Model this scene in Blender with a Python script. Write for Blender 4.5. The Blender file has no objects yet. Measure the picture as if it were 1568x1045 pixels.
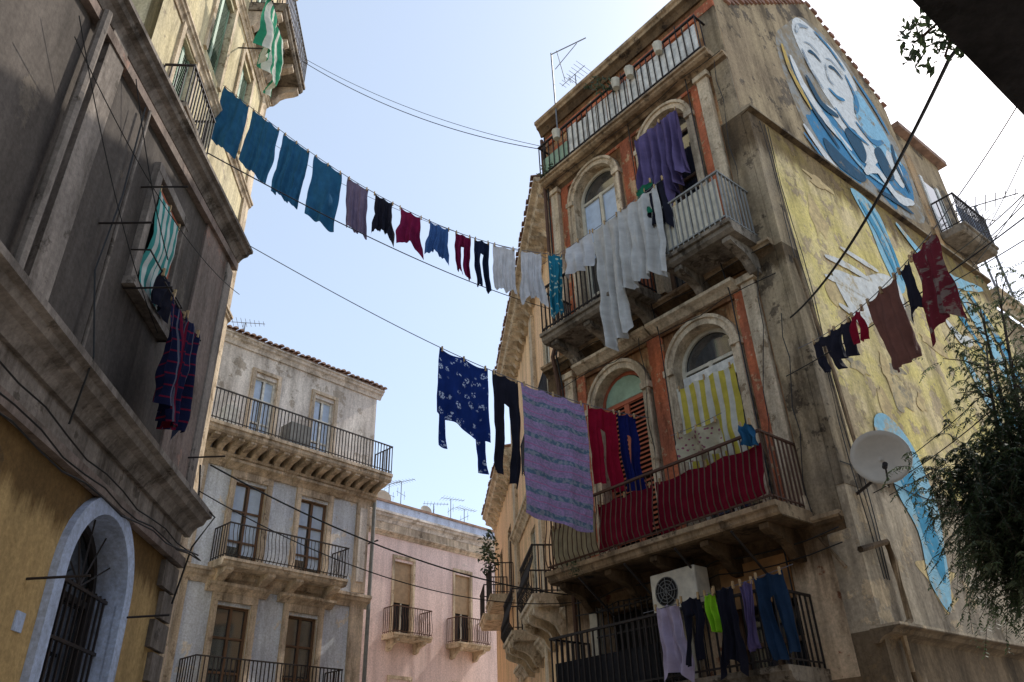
import bpy, bmesh, math, random
from mathutils import Vector, Matrix, noise
random.seed(7)
S=bpy.context.scene
S.view_settings.view_transform='Standard'; S.view_settings.look='None'; S.view_settings.exposure=0
rad=math.radians
# ------------------------------------------------------------ materials
def newmat(name):
    m=bpy.data.materials.new(name); m.use_nodes=True
    nt=m.node_tree; b=nt.nodes['Principled BSDF']
    return m,nt,b
def N(nt,t,**k):
    n=nt.nodes.new(t)
    for a,v in k.items(): setattr(n,a,v)
    return n
def noise_node(nt,vec,scale,detail=5,rough=.6):
    n=N(nt,'ShaderNodeTexNoise'); n.inputs['Scale'].default_value=scale
    n.inputs['Detail'].default_value=detail; n.inputs['Roughness'].default_value=rough
    nt.links.new(vec,n.inputs['Vector']); return n.outputs['Fac']
def ramp(nt,fac,a,b,c0=(0,0,0,1),c1=(1,1,1,1)):
    r=N(nt,'ShaderNodeValToRGB'); e=r.color_ramp.elements
    e[0].position=a; e[1].position=b; e[0].color=c0; e[1].color=c1
    nt.links.new(fac,r.inputs['Fac']); return r.outputs['Color']
def mix(nt,fac,c1,c2,mode='MIX'):
    m=N(nt,'ShaderNodeMix',data_type='RGBA',blend_type=mode)
    for sock,v in ((m.inputs[0],fac),(m.inputs[6],c1),(m.inputs[7],c2)):
        if isinstance(v,(int,float)): sock.default_value=v
        elif isinstance(v,tuple): sock.default_value=(v[0],v[1],v[2],1)
        else: nt.links.new(v,sock)
    return m.outputs[2]
def worldpos(nt,scale=(1,1,1),off=0):
    g=N(nt,'ShaderNodeNewGeometry'); m=N(nt,'ShaderNodeMapping')
    m.inputs['Scale'].default_value=scale; m.inputs['Location'].default_value=(off,off*.7,off*.3)
    nt.links.new(g.outputs['Position'],m.inputs['Vector']); return m.outputs['Vector']
_o=[0]
def plaster(name,c1,c2,c3,s=1.0,cov=.56,streak=.55,bump=.4,rough=.9,gain=1.4,stain=.6,ledges=()):
    m,nt,b=newmat(name); _o[0]+=13.7
    c1,c2,c3=[tuple(min(.85,x*gain) for x in c) for c in (c1,c2,c3)]
    v=worldpos(nt,(1,1,1),_o[0]); vs=worldpos(nt,(2.6,2.6,.2),_o[0])
    big=ramp(nt,noise_node(nt,v,.7*s,5,.62),.4,.6)
    col=mix(nt,big,c1,c2)
    pn=noise_node(nt,v,1.5*s,8,.7)
    pat=ramp(nt,pn,cov,cov+.03)
    col=mix(nt,pat,col,c3)
    sn=noise_node(nt,vs,1.0,6,.65)
    st=ramp(nt,sn,.32,.6,(1-streak,1-streak*1.02,1-streak*1.04,1),(1.1,1.1,1.1,1))
    col=mix(nt,1.0,col,st,'MULTIPLY')
    vs2=worldpos(nt,(1.3,1.3,.35),_o[0]+40)
    dk=ramp(nt,noise_node(nt,vs2,1.3*s,7,.72),.50,.66,(1,1,1,1),(1-stain,1-stain*1.03,1-stain*1.06,1))
    col=mix(nt,1.0,col,dk,'MULTIPLY')
    if ledges:   # soot and damp running down below ledges and slabs
        g=N(nt,'ShaderNodeNewGeometry'); sp=N(nt,'ShaderNodeSeparateXYZ'); nt.links.new(g.outputs['Position'],sp.inputs[0])
        tot=None
        for z0,dep in ledges:
            mr=N(nt,'ShaderNodeMapRange'); nt.links.new(sp.outputs[2],mr.inputs[0]); mr.inputs[1].default_value=z0-dep; mr.inputs[2].default_value=z0
            lt=N(nt,'ShaderNodeMath',operation='LESS_THAN'); nt.links.new(sp.outputs[2],lt.inputs[0]); lt.inputs[1].default_value=z0+.02
            mu=N(nt,'ShaderNodeMath',operation='MULTIPLY'); nt.links.new(mr.outputs[0],mu.inputs[0]); nt.links.new(lt.outputs[0],mu.inputs[1])
            if tot is None: tot=mu.outputs[0]
            else:
                ad=N(nt,'ShaderNodeMath',operation='MAXIMUM'); nt.links.new(tot,ad.inputs[0]); nt.links.new(mu.outputs[0],ad.inputs[1]); tot=ad.outputs[0]
        ss=noise_node(nt,worldpos(nt,(4.5,4.5,.25),_o[0]+9),1.0,5,.7)
        sm=N(nt,'ShaderNodeMath',operation='ADD'); nt.links.new(tot,sm.inputs[0]); nt.links.new(ss,sm.inputs[1])
        gr=ramp(nt,sm.outputs[0],.72,1.25,(1,1,1,1),(.34,.30,.26,1))
        col=mix(nt,1.0,col,gr,'MULTIPLY')
    fine=ramp(nt,noise_node(nt,v,19,4,.75),.3,.7,(.70,.69,.68,1),(1.18,1.18,1.18,1))
    col=mix(nt,1.0,col,fine,'MULTIPLY')
    nt.links.new(col,b.inputs['Base Color']); b.inputs['Roughness'].default_value=rough
    b.inputs['Specular IOR Level'].default_value=.2
    bp=N(nt,'ShaderNodeBump'); bp.inputs['Strength'].default_value=bump; bp.inputs['Distance'].default_value=.05
    h=mix(nt,.3,pn,pat)
    nt.links.new(h,bp.inputs['Height']); nt.links.new(bp.outputs['Normal'],b.inputs['Normal'])
    return m
def simple(name,c,rough=.7,metal=0,var=.25,sc=6,spec=.3):
    m,nt,b=newmat(name); _o[0]+=5.1
    v=worldpos(nt,(1,1,1),_o[0])
    f=ramp(nt,noise_node(nt,v,sc,5,.6),.3,.7,(1-var,1-var,1-var,1),(1+var*.5,1+var*.5,1+var*.5,1))
    nt.links.new(mix(nt,1.0,tuple(c),f,'MULTIPLY'),b.inputs['Base Color'])
    b.inputs['Roughness'].default_value=rough; b.inputs['Metallic'].default_value=metal
    b.inputs['Specular IOR Level'].default_value=spec
    return m
def cloth(name,c,pat=None,c2=(1,1,1),sc=10,trans=.12):
    m,nt,b=newmat(name)
    uv=N(nt,'ShaderNodeTexCoord').outputs['UV']
    f=ramp(nt,noise_node(nt,uv,5,5,.6),.3,.7,(.78,.78,.78,1),(1.12,1.12,1.12,1))
    col=tuple(c)
    sep=N(nt,'ShaderNodeSeparateXYZ'); nt.links.new(uv,sep.inputs[0])
    def tri(out,k,th):
        a=N(nt,'ShaderNodeMath',operation='MULTIPLY'); nt.links.new(out,a.inputs[0]); a.inputs[1].default_value=k
        fr=N(nt,'ShaderNodeMath',operation='FRACT'); nt.links.new(a.outputs[0],fr.inputs[0])
        g=N(nt,'ShaderNodeMath',operation='GREATER_THAN'); nt.links.new(fr.outputs[0],g.inputs[0]); g.inputs[1].default_value=th
        return g.outputs[0]
    if pat=='v': col=mix(nt,tri(sep.outputs[0],sc,.5),col,c2)
    elif pat=='h': col=mix(nt,tri(sep.outputs[1],sc,.72),col,c2)
    elif pat=='plaid':
        col=mix(nt,tri(sep.outputs[0],sc,.84),col,c2); col=mix(nt,tri(sep.outputs[1],sc,.86),col,c2)
        col=mix(nt,tri(sep.outputs[0],sc*1.0+.9,.93),col,(.12,.12,.16))
    elif pat=='dots':
        w=N(nt,'ShaderNodeTexVoronoi'); w.inputs['Scale'].default_value=sc; nt.links.new(uv,w.inputs['Vector'])
        col=mix(nt,ramp(nt,w.outputs['Distance'],.25,.33,(1,1,1,1),(0,0,0,1)),col,c2)
    elif pat=='blotch':
        col=mix(nt,ramp(nt,noise_node(nt,uv,sc,4,.7),.52,.56),col,c2)
    elif pat=='stars':
        w=N(nt,'ShaderNodeTexVoronoi'); w.inputs['Scale'].default_value=sc; w.inputs['Randomness'].default_value=.7; nt.links.new(uv,w.inputs['Vector'])
        w2=N(nt,'ShaderNodeTexVoronoi'); w2.inputs['Scale'].default_value=sc*4.5; nt.links.new(uv,w2.inputs['Vector'])
        a=ramp(nt,w.outputs['Distance'],.36,.44,(1,1,1,1),(0,0,0,1)); b2=ramp(nt,w2.outputs['Distance'],.42,.5,(1,1,1,1),(0,0,0,1))
        col=mix(nt,mix(nt,1.0,a,b2,'MULTIPLY'),col,c2)
    elif pat=='blanket':
        nz=noise_node(nt,uv,26,3,.7)
        col=mix(nt,ramp(nt,nz,.44,.56),col,(.25,.21,.33))
        col=mix(nt,tri(sep.outputs[1],sc*2+.13,.90),col,(.42,.14,.30))
        band=mix(nt,ramp(nt,noise_node(nt,uv,16,2,.5),.44,.56),c2,(.25,.27,.32))
        col=mix(nt,tri(sep.outputs[1],sc,.72),col,band)
    col=mix(nt,1.0,col,f,'MULTIPLY')
    nt.links.new(col,b.inputs['Base Color']); b.inputs['Roughness'].default_value=.95; b.inputs['Specular IOR Level'].default_value=.1
    tr=N(nt,'ShaderNodeBsdfTranslucent'); nt.links.new(col,tr.inputs['Color'])
    ms=N(nt,'ShaderNodeMixShader'); ms.inputs[0].default_value=trans
    nt.links.new(b.outputs[0],ms.inputs[1]); nt.links.new(tr.outputs[0],ms.inputs[2])
    nt.links.new(ms.outputs[0],nt.nodes['Material Output'].inputs['Surface'])
    bp=N(nt,'ShaderNodeBump'); bp.inputs['Strength'].default_value=.5; bp.inputs['Distance'].default_value=.05
    mp=N(nt,'ShaderNodeMapping'); mp.inputs['Scale'].default_value=(1.6,.6,1); nt.links.new(uv,mp.inputs['Vector'])
    nt.links.new(noise_node(nt,mp.outputs['Vector'],5,5,.6),bp.inputs['Height']); nt.links.new(bp.outputs['Normal'],b.inputs['Normal'])
    return m
def paint(name,c,peel=.42,wallc=(.6,.48,.3)):
    m,nt,b=newmat(name); _o[0]+=3.3
    v=worldpos(nt,(1,1,1),_o[0])
    f=ramp(nt,noise_node(nt,v,7,6,.75),.3,.7,(.68,.68,.68,1),(1.12,1.12,1.12,1))
    al=ramp(nt,noise_node(nt,v,2.3,7,.78),peel-.05,peel+.04)
    col=mix(nt,al,wallc,tuple(c))
    nt.links.new(mix(nt,1.0,col,f,'MULTIPLY'),b.inputs['Base Color']); b.inputs['Roughness'].default_value=.9
    return m
M={}
FL=((4.75,.9),(9.3,1.1),(13.9,1.0),(16.1,.8),(2.8,.9))
M['stone']=plaster('old_stone',(.38,.28,.175),(.30,.21,.13),(.16,.115,.075),1.6,.57,gain=1.25,ledges=FL)
M['cream']=plaster('cream_stone',(.56,.46,.33),(.48,.38,.265),(.30,.22,.14),2.2,.58,.45,stain=.5,gain=1.3)
M['brick']=plaster('red_plaster',(.44,.13,.06),(.33,.11,.06),(.44,.28,.16),2.2,.56,.5,gain=1.35,stain=.45)
M['brown']=plaster('brown_plaster',(.42,.22,.10),(.33,.175,.095),(.46,.30,.155),2.0,.54,.5,gain=1.4,stain=.6,ledges=FL)
M['ochre']=plaster('ochre_plaster',(.46,.28,.13),(.40,.27,.15),(.32,.24,.17),1.4,.55)
M['lowwall']=plaster('stained_plaster',(.56,.42,.28),(.46,.32,.20),(.29,.12,.065),1.0,.6,.5,gain=1.35,stain=.6,ledges=FL)
M['corner']=plaster('grey_corner_plaster',(.28,.22,.15),(.38,.29,.18),(.14,.105,.07),1.2,.56,gain=1.2,ledges=((12.35,1.5),(9.3,.6),(16,1)))
M['side']=plaster('yellow_side_plaster',(.68,.47,.17),(.60,.46,.25),(.42,.32,.19),1.3,.54,.3,.6,gain=1.45,stain=.4,ledges=((12.35,1.2),))
M['sideup']=plaster('weathered_gable_plaster',(.30,.22,.135),(.38,.285,.17),(.15,.115,.08),.9,.55,.45,.5,gain=1.2)
M['sidelow']=plaster('grey_base_plaster',(.45,.36,.25),(.34,.275,.20),(.54,.41,.26),.9,.56,gain=1.3,ledges=((3.3,1.2),(5.6,.5)))
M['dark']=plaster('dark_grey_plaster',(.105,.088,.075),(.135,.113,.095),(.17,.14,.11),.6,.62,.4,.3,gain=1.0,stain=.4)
M['pink']=plaster('pinkish_grey_plaster',(.28,.21,.175),(.22,.175,.145),(.37,.23,.175),1.2,.6,.35,gain=1.05)
M['must']=plaster('mustard_plaster',(.44,.29,.125),(.39,.265,.115),(.30,.22,.125),.5,.63,.25,.15,gain=1.2,stain=.3,ledges=((4.3,.7),))
M['trimL']=plaster('grey_moulding',(.30,.255,.215),(.235,.20,.17),(.14,.117,.095),1.5,.6,gain=1.1)
M['bluetrim']=plaster('pale_blue_trim',(.50,.57,.72),(.45,.51,.65),(.35,.37,.43),1.5,.64,.2,gain=1.05,stain=.2)
M['midwall']=plaster('pale_blue_plaster',(.56,.60,.68),(.49,.52,.59),(.62,.57,.51),1.0,.58,.25,gain=1.3,stain=.3)
M['midtop']=plaster('bare_white_plaster',(.63,.58,.53),(.54,.49,.45),(.38,.33,.28),1.0,.56,.3,gain=1.3,stain=.4)
M['midtrim']=plaster('beige_moulding',(.51,.42,.32),(.44,.36,.28),(.28,.22,.165),1.6,.6,gain=1.45,stain=.45)
M['pinkb']=plaster('pink_plaster',(.72,.56,.52),(.68,.53,.49),(.60,.49,.44),.4,.64,.15,.1,gain=1.15,stain=.12)
M['peach']=plaster('peach_plaster',(.78,.50,.28),(.72,.47,.28),(.56,.40,.27),.6,.62,.25,gain=1.15,stain=.3)
M['tall']=plaster('pale_yellow_plaster',(.64,.54,.32),(.58,.50,.32),(.4,.33,.23),1.0,.6,.4,gain=1.2,stain=.4)
M['concrete']=plaster('stained_concrete',(.27,.225,.175),(.19,.16,.125),(.10,.08,.06),2,.55,gain=1.2)
M['slabdark']=plaster('dark_balcony_paint',(.026,.025,.028),(.032,.03,.032),(.022,.021,.022),1,.6,gain=1.0)
M['iron']=simple('wrought_iron',(.04,.032,.03),.6,.3)
M['rust']=simple('rusty_iron',(.12,.065,.045),.8,.1)
M['grey_iron']=simple('painted_grey_iron',(.25,.25,.24),.6,.2)
M['white']=simple('white_paint',(.76,.74,.68),.6,0,.4)
M['frame']=simple('cream_joinery',(.58,.53,.42),.6)
M['brownwood']=simple('brown_wood',(.15,.085,.05),.6)
M['orangewood']=simple('plywood_panel',(.42,.22,.09),.7,0,.4,3)
M['shred']=simple('red_shutter_paint',(.44,.12,.06),.6)
M['shbrown']=simple('tan_roller_blind',(.42,.29,.17),.7)
M['green']=simple('green_glass_paint',(.3,.42,.3),.5)
M['tile']=simple('clay_roof_tiles',(.34,.21,.15),.85,0,.5,3)
M['redtile']=simple('brick_coping',(.32,.17,.12),.85,0,.5,3)
M['cable']=simple('black_cable',(.02,.02,.02),.6)
M['string']=simple('line_string',(.16,.16,.18),.7)
M['alu']=simple('antenna_aluminium',(.2,.2,.21),.5,.5)
M['plastic']=simple('ac_casing',(.72,.66,.54),.5)
M['darkgap']=simple('dark_interior',(.02,.018,.018),.9)
M['sky_curtain']=simple('net_curtain',(.5,.6,.75),.8,0,.15)  # pale blue painted for sky reflected in panes, also white curtains
M['dish']=simple('dish_paint',(.56,.48,.38),.5,0,.12)
M['basalt']=simple('paving_stone',(.42,.395,.36),.8,0,.3,2)
M['ground']=simple('earth_ground',(.44,.405,.35),.95,0,.3,.3)
g,nt,b=newmat('window_glass'); b.inputs['Base Color'].default_value=(.03,.035,.04,1); b.inputs['Roughness'].default_value=.06; b.inputs['Specular IOR Level'].default_value=1.0
b.inputs['IOR'].default_value=1.9; M['glass']=g
UW=(.32,.245,.155)
M['mw']=paint('mural_white',(.80,.80,.78),.37,UW); M['mb']=paint('mural_blue',(.05,.25,.46),.42,UW)
M['mt']=paint('mural_teal',(.012,.08,.15),.37,UW); M['ml']=paint('mural_light_blue',(.30,.58,.76),.41,UW)
M['my']=paint('mural_yellow',(.66,.44,.10),.42,UW); M['mg']=paint('mural_grey',(.34,.40,.46),.42,(.78,.78,.76)); M['mu']=paint('mural_grey_ground',(.36,.35,.32),.50,UW)
M['lw']=paint('mural_white_low',(.80,.78,.72),.43); M['lb']=paint('mural_blue_low',(.06,.32,.50),.43); M['ll']=paint('mural_sky_low',(.32,.60,.72),.43)
M['patch']=paint('plaster_patch',(.60,.43,.21),.50,(.78,.58,.27)); M['patchg']=paint('cement_patch',(.34,.28,.19),.5,(.70,.53,.27))
# ------------------------------------------------------------ mesh helpers
class Acc:
    def __init__(s): s.v=[]; s.f=[]
    def add(s,vs,fs):
        o=len(s.v); s.v+= [tuple(v) for v in vs]; s.f+=[tuple(i+o for i in f) for f in fs]
def mkobj(name,acc,mat,parent=None,smooth=False,recalc=True):
    me=bpy.data.meshes.new(name); me.from_pydata(acc.v,[],acc.f)
    if mat: me.materials.append(mat)
    if recalc:
        bm=bmesh.new(); bm.from_mesh(me); bmesh.ops.recalc_face_normals(bm,faces=bm.faces); bm.to_mesh(me); bm.free()
    if smooth:
        for p in me.polygons: p.use_smooth=True
    o=bpy.data.objects.new(name,me); S.collection.objects.link(o)
    if parent: o.parent=parent
    return o
def empty(name):
    e=bpy.data.objects.new(name,None); S.collection.objects.link(e); return e
def tube(acc,pts,r,n=5,r1=None):
    pts=[Vector(p) for p in pts]; L=len(pts); rings=[]
    for i,p in enumerate(pts):
        t=(pts[min(i+1,L-1)]-pts[max(i-1,0)]).normalized()
        a=t.cross(Vector((0,0,1)));
        if a.length<.05: a=t.cross(Vector((1,0,0)))
        a.normalize(); b=t.cross(a)
        rr=r if r1 is None else r+(r1-r)*i/(L-1)
        rings.append([p+a*rr*math.cos(2*math.pi*k/n)+b*rr*math.sin(2*math.pi*k/n) for k in range(n)])
    vs=[v for R in rings for v in R]; fs=[]
    for i in range(L-1):
        for k in range(n):
            fs.append((i*n+k,i*n+(k+1)%n,(i+1)*n+(k+1)%n,(i+1)*n+k))
    fs.append(tuple(range(n))); fs.append(tuple(range((L-1)*n,L*n)))
    acc.add(vs,fs)
class Bld:
    def __init__(s,name,O,eu,n):
        s.e=empty(name); s.O=Vector((O[0],O[1],0)); s.u=Vector((eu[0],eu[1],0)).normalized(); s.n=Vector((n[0],n[1],0)).normalized(); s.parts={}
    def frame(s,O,eu,n): s.O=Vector((O[0],O[1],0)); s.u=Vector((eu[0],eu[1],0)).normalized(); s.n=Vector((n[0],n[1],0)).normalized()
    def P(s,u,d,z): return s.O+s.u*u+s.n*d+Vector((0,0,z))
    def acc(s,part,mat):
        k=(part,mat)
        if k not in s.parts: s.parts[k]=Acc()
        return s.parts[k]
    def box(s,part,mat,u0,u1,d0,d1,z0,z1,k=0):
        vs=[s.P(u,d,z+k*u) for u in(u0,u1) for d in(d0,d1) for z in(z0,z1)]
        s.acc(part,mat).add(vs,[(0,1,3,2),(4,6,7,5),(0,4,5,1),(2,3,7,6),(0,2,6,4),(1,5,7,3)])
    def prism(s,part,mat,u0,u1,prof,k=0):
        n=len(prof); vs=[s.P(u,d,z+k*u) for u in(u0,u1) for d,z in prof]
        s.acc(part,mat).add(vs,[tuple(range(n)),tuple(range(n,2*n))]+[(i,(i+1)%n,n+(i+1)%n,n+i) for i in range(n)])
    def uzprism(s,part,mat,prof,d0,d1):
        n=len(prof); vs=[s.P(u,d,z) for d in(d0,d1) for u,z in prof]
        s.acc(part,mat).add(vs,[tuple(range(n)),tuple(range(n,2*n))]+[(i,(i+1)%n,n+(i+1)%n,n+i) for i in range(n)])
    def sheet(s,part,mat,prof,d):
        s.acc(part,mat).add([s.P(u,d,z) for u,z in prof],[tuple(range(len(prof)))])
    def foot(s,part,mat,pts,z0,z1):
        n=len(pts); vs=[Vector((p[0],p[1],z)) for z in(z0,z1) for p in pts]
        s.acc(part,mat).add(vs,[tuple(range(n)),tuple(range(n,2*n))]+[(i,(i+1)%n,n+(i+1)%n,n+i) for i in range(n)])
    def wall(s,part,mat,u0,u1,z0,z1,ops=(),d=0,rev=.25,revmat=None,k=0):
        A=s.acc(part,mat); R=s.acc(part+'_reveals',revmat or mat)
        us=sorted({u0,u1}|{x for o in ops for x in o[:2] if u0<x<u1}); zs=sorted({z0,z1}|{x for o in ops for x in o[2:4] if z0<x<z1})
        for i in range(len(us)-1):
            for j in range(len(zs)-1):
                cu=(us[i]+us[i+1])/2; cz=(zs[j]+zs[j+1])/2
                if any(o[0]<cu<o[1] and o[2]<cz<o[3] for o in ops): continue
                A.add([s.P(us[i],d,zs[j]),s.P(us[i+1],d,zs[j]),s.P(us[i+1],d,zs[j+1]),s.P(us[i],d,zs[j+1])],[(0,1,2,3)])
        for o in ops:
            a,b,c,e=o[:4]; arch=len(o)>4 and o[4]
            if arch:
                r=(b-a)/2; uc=(a+b)/2; sp=e-r
                pr=[(a,c)]+[(uc-r*math.cos(math.pi*i/16),sp+r*math.sin(math.pi*i/16)) for i in range(17)]+[(b,c)]
                for i in range(1,17):
                    p,q=pr[i],pr[i+1]
                    A.add([s.P(p[0],d,p[1]),s.P(q[0],d,q[1]),s.P(q[0],d,e),s.P(p[0],d,e)],[(0,1,2,3)])
            else: pr=[(a,c),(a,e),(b,e),(b,c)]
            for i in range(len(pr)):
                p,q=pr[i],pr[(i+1)%len(pr)]
                R.add([s.P(p[0],d,p[1]),s.P(q[0],d,q[1]),s.P(q[0],d-rev,q[1]),s.P(p[0],d-rev,p[1])],[(0,1,2,3)])
    def archtrim(s,part,mat,uc,r,w,zb,sp,d0,d1):
        def pr(rr): return [(uc-rr,zb)]+[(uc-rr*math.cos(math.pi*i/18),sp+rr*math.sin(math.pi*i/18)) for i in range(19)]+[(uc+rr,zb)]
        I=pr(r);O=pr(r+w);A=s.acc(part,mat)
        for i in range(len(I)-1):
            vs=[s.P(x[0],d,x[1]) for d in(d0,d1) for x in(I[i],I[i+1],O[i+1],O[i])]
            A.add(vs,[(0,1,2,3),(4,5,6,7),(0,1,5,4),(3,2,6,7)])
    def rail(s,part,mat,u0,u1,d,z0,z1,sp=.12,w=.011,ret=0,belly=0,k=0):
        n=max(2,int((u1-u0)/sp))
        for i in range(n+1):
            u=u0+(u1-u0)*i/n+random.uniform(-.006,.006)
            if belly:
                tube(s.acc(part,mat),[s.P(u,d,z0),s.P(u,d+belly,z0+.18*(z1-z0)),s.P(u,d+belly*.9,z0+.45*(z1-z0)),s.P(u,d,z0+.75*(z1-z0)),s.P(u,d,z1)],w,4)
            else: s.box(part,mat,u-w,u+w,d-w,d+w,z0,z1)
        s.box(part,mat,u0-.02,u1+.02,d-.025,d+.025,z1,z1+.035)
        s.box(part,mat,u0,u1,d-.015,d+.015,z0+.06,z0+.085)
        if ret:
            for u in(u0,u1):
                m=max(2,int((d-ret)/sp))
                for i in range(m):
                    dd=ret+(d-ret)*i/m; s.box(part,mat,u-w,u+w,dd-w,dd+w,z0,z1)
                s.box(part,mat,u-.02,u+.02,ret,d-.03,z1,z1+.03); s.box(part,mat,u-.012,u+.012,ret,d-.03,z0+.06,z0+.08)
    def corbel(s,part,mat,u,w,dep,z,h):
        pr=[(0,z),(dep,z),(dep,z-.18*h),(dep*.86,z-.3*h),(dep*.6,z-.4*h),(dep*.42,z-.55*h),(dep*.34,z-.75*h),(dep*.22,z-.95*h),(0,z-h)]
        s.prism(part,mat,u-w/2,u+w/2,pr)
    def slab(s,part,mat,u0,u1,dep,z,th=.2):
        s.prism(part,mat,u0,u1,[(0,z),(dep,z),(dep,z-th*.35),(dep-.05,z-th*.4),(dep-.06,z-th*.75),(dep-.12,z-th),(0,z-th)])
    def door(s,uc,w,zb,zt,arch=False,kind='glass',fm='frame',d=-.2,sky_curt=0):
        pr=[(uc-w/2,zb)]
        r=w/2
        if arch: pr+=[(uc-r*math.cos(math.pi*i/16),zt-r+r*math.sin(math.pi*i/16)) for i in range(17)]
        else: pr+=[(uc-w/2,zt),(uc+w/2,zt)]
        pr+=[(uc+w/2,zb)]
        s.sheet('panes',M['glass'] if kind=='glass' else M['darkgap'],pr,d)
        top=zt-r if arch else zt
        e=.012
        if sky_curt:
            s.box('sky_reflection_curtains',M['sky_curtain'],uc-w/2+.05,uc-.03,d+.003,d+.008,zb+sky_curt*(zt-zb),top-.04); s.box('sky_reflection_curtains',M['sky_curtain'],uc+.1,uc+w/2-.05,d+.003,d+.008,zb+sky_curt*1.6*(zt-zb),top-.04)  # pale panels on the panes: painted sky reflection and curtains
        if kind in('glass',):
            for u in(uc-w/2+.04,uc,uc+w/2-.04): s.box('joinery',M[fm],u-.04,u+.04,d+e,d+.06,zb,top)
            for z in(zb+.3*(top-zb),top-.035,zb+.05,zb+.66*(top-zb)): s.box('joinery',M[fm],uc-w/2+.002,uc+w/2-.002,d+e-.004,d+.055,z-.03,z+.03)
            if arch: s.archtrim('joinery',M[fm],uc,r-.07,.068,top,top,d+e,d+.06)
        elif kind=='shutter':
            for u in(uc-w/2+.05,uc-.03,uc+.03,uc+w/2-.05): s.box('shutters',M[fm],u-.028,u+.028,d+e,d+.06,zb,top)
            n=int((top-zb)/.085)
            for i in range(n):
                z=zb+(i+.5)*(top-zb)/n
                s.prism('shutters',M[fm],uc-w/2+.04,uc+w/2-.04,[(d+.01,z+.03),(d+.05,z-.02),(d+.05,z-.03),(d+.01,z+.018)])
            if arch:
                s.box('joinery',M[fm],uc-w/2+.002,uc+w/2-.002,d+e,d+.07,top-.05,top+.04)
                s.archtrim('joinery',M[fm],uc,r-.07,.068,top+.04,top+.0,d+e,d+.06)
        elif kind=='roller':
            mid=zb+.45*(zt-zb); s.box('blinds',M[fm],uc-w/2+.003,uc+w/2-.003,d+e,d+.05,mid,zt)
            s.box('joinery',M['frame'],uc-.03,uc+.03,d+e,d+.05,zb,mid-.01)
    def done(s):
        for (p,m),a in s.parts.items(): mkobj(p,a,m,s.e)
def tiles(B,u0,u1,d0,d1,z0,z1,sp=.22):
    n=int((u1-u0)/sp); A=B.acc('roof_tiles',M['tile'])
    for i in range(n):
        u=u0+(i+.5)*(u1-u0)/n; r=sp*.42; vs=[];jz=random.uniform(-.02,.02)
        for d,z in((d0,z0),(d1,z1)):
            for k in range(5):
                a=math.pi*k/4; vs.append(B.P(u-r*math.cos(a),d+jz,z+jz+r*.8*math.sin(a)))
        A.add(vs,[(0,1,6,5),(1,2,7,6),(2,3,8,7),(3,4,9,8),(0,1,2,3,4),(5,6,7,8,9)])
def cat(pts,closed=True,n=5):
    P=[Vector((p[0],p[1],0)) for p in pts]; L=len(P); out=[]
    rng=range(L) if closed else range(L-1)
    for i in rng:
        g=(lambda k:P[k%L]) if closed else (lambda k:P[max(0,min(L-1,k))])
        a,b,c,d=g(i-1),g(i),g(i+1),g(i+2)
        for j in range(n):
            t=j/n; q=.5*((2*b)+(c-a)*t+(2*a-5*b+4*c-d)*t*t+(-a+3*b-3*c+d)*t**3); out.append((q.x,q.y))
    if not closed: out.append((P[-1].x,P[-1].y))
    return out
def ribbon(B,part,mat,pts,w,d):
    c=cat(pts,False,6); L=len(c); A=B.acc(part,mat); vs=[]
    for i,p in enumerate(c):
        q=c[min(i+1,L-1)];o=c[max(i-1,0)]; t=Vector((q[0]-o[0],q[1]-o[1])).normalized(); f=math.sin(math.pi*(i+.6)/(L+.2))**.6*random.uniform(.85,1.12)
        for sg in(-1,1): vs.append(B.P(p[0]-t.y*sg*w/2*f,d,p[1]+t.x*sg*w/2*f))
    A.add(vs,[(2*i,2*i+1,2*i+3,2*i+2) for i in range(L-1)])
# ------------------------------------------------------------ RIGHT CORNER HOUSE
C=Vector((4.38,10.31)); U=Vector((-.656,.755)); N1=Vector((-.755,-.656)); V=Vector((.777,.629)); N2=Vector((.629,-.777))
R=Bld('corner_apartment_house',C,U,N1)
W=5.5; WT=5.2
R.wall('lower_wall',M['lowwall'],0,W,0,4.7,[(2.9,4.6,2.95,4.3),(.95,2.1,2.95,4.5)],0,.3)
r=.6
lo=[(1.72-r,1.72+r,4.95,8.58,True),(3.66-r,3.66+r,4.95,8.58,True)]
hi=[(1.68-.56,1.68+.56,9.6,13.72,True),(3.7-.6,3.7+.6,9.6,13.72,True)]
to=[(1.3,2.1,14.1,15.6),(3.3,4.1,14.1,15.6)]
R.wall('first_floor_wall',M['brown'],0,W,4.7,9.3,lo,0,.28,M['cream'])
R.wall('second_floor_wall',M['brown'],0,WT,9.3,13.9,hi,0,.28,M['cream'])
R.wall('top_floor_wall',M['brown'],0,WT,13.9,16.2,to,0,.2,M['stone'])
for o in lo+hi:
    uc=(o[0]+o[1])/2; rr=(o[1]-o[0])/2
    R.archtrim('arch_surrounds',M['cream'],uc,rr,.17,o[2],o[3]-rr,-.02,.09)
    R.archtrim('arch_surrounds',M['cream'],uc,rr+.11,.06,o[2],o[3]-rr,.0,.13)
    R.box('imposts',M['cream'],uc-rr-.2,uc-rr-.002,0,.15,o[3]-rr-.08,o[3]-rr+.04); R.box('imposts',M['cream'],uc+rr+.002,uc+rr+.2,0,.15,o[3]-rr-.08,o[3]-rr+.04)
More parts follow.
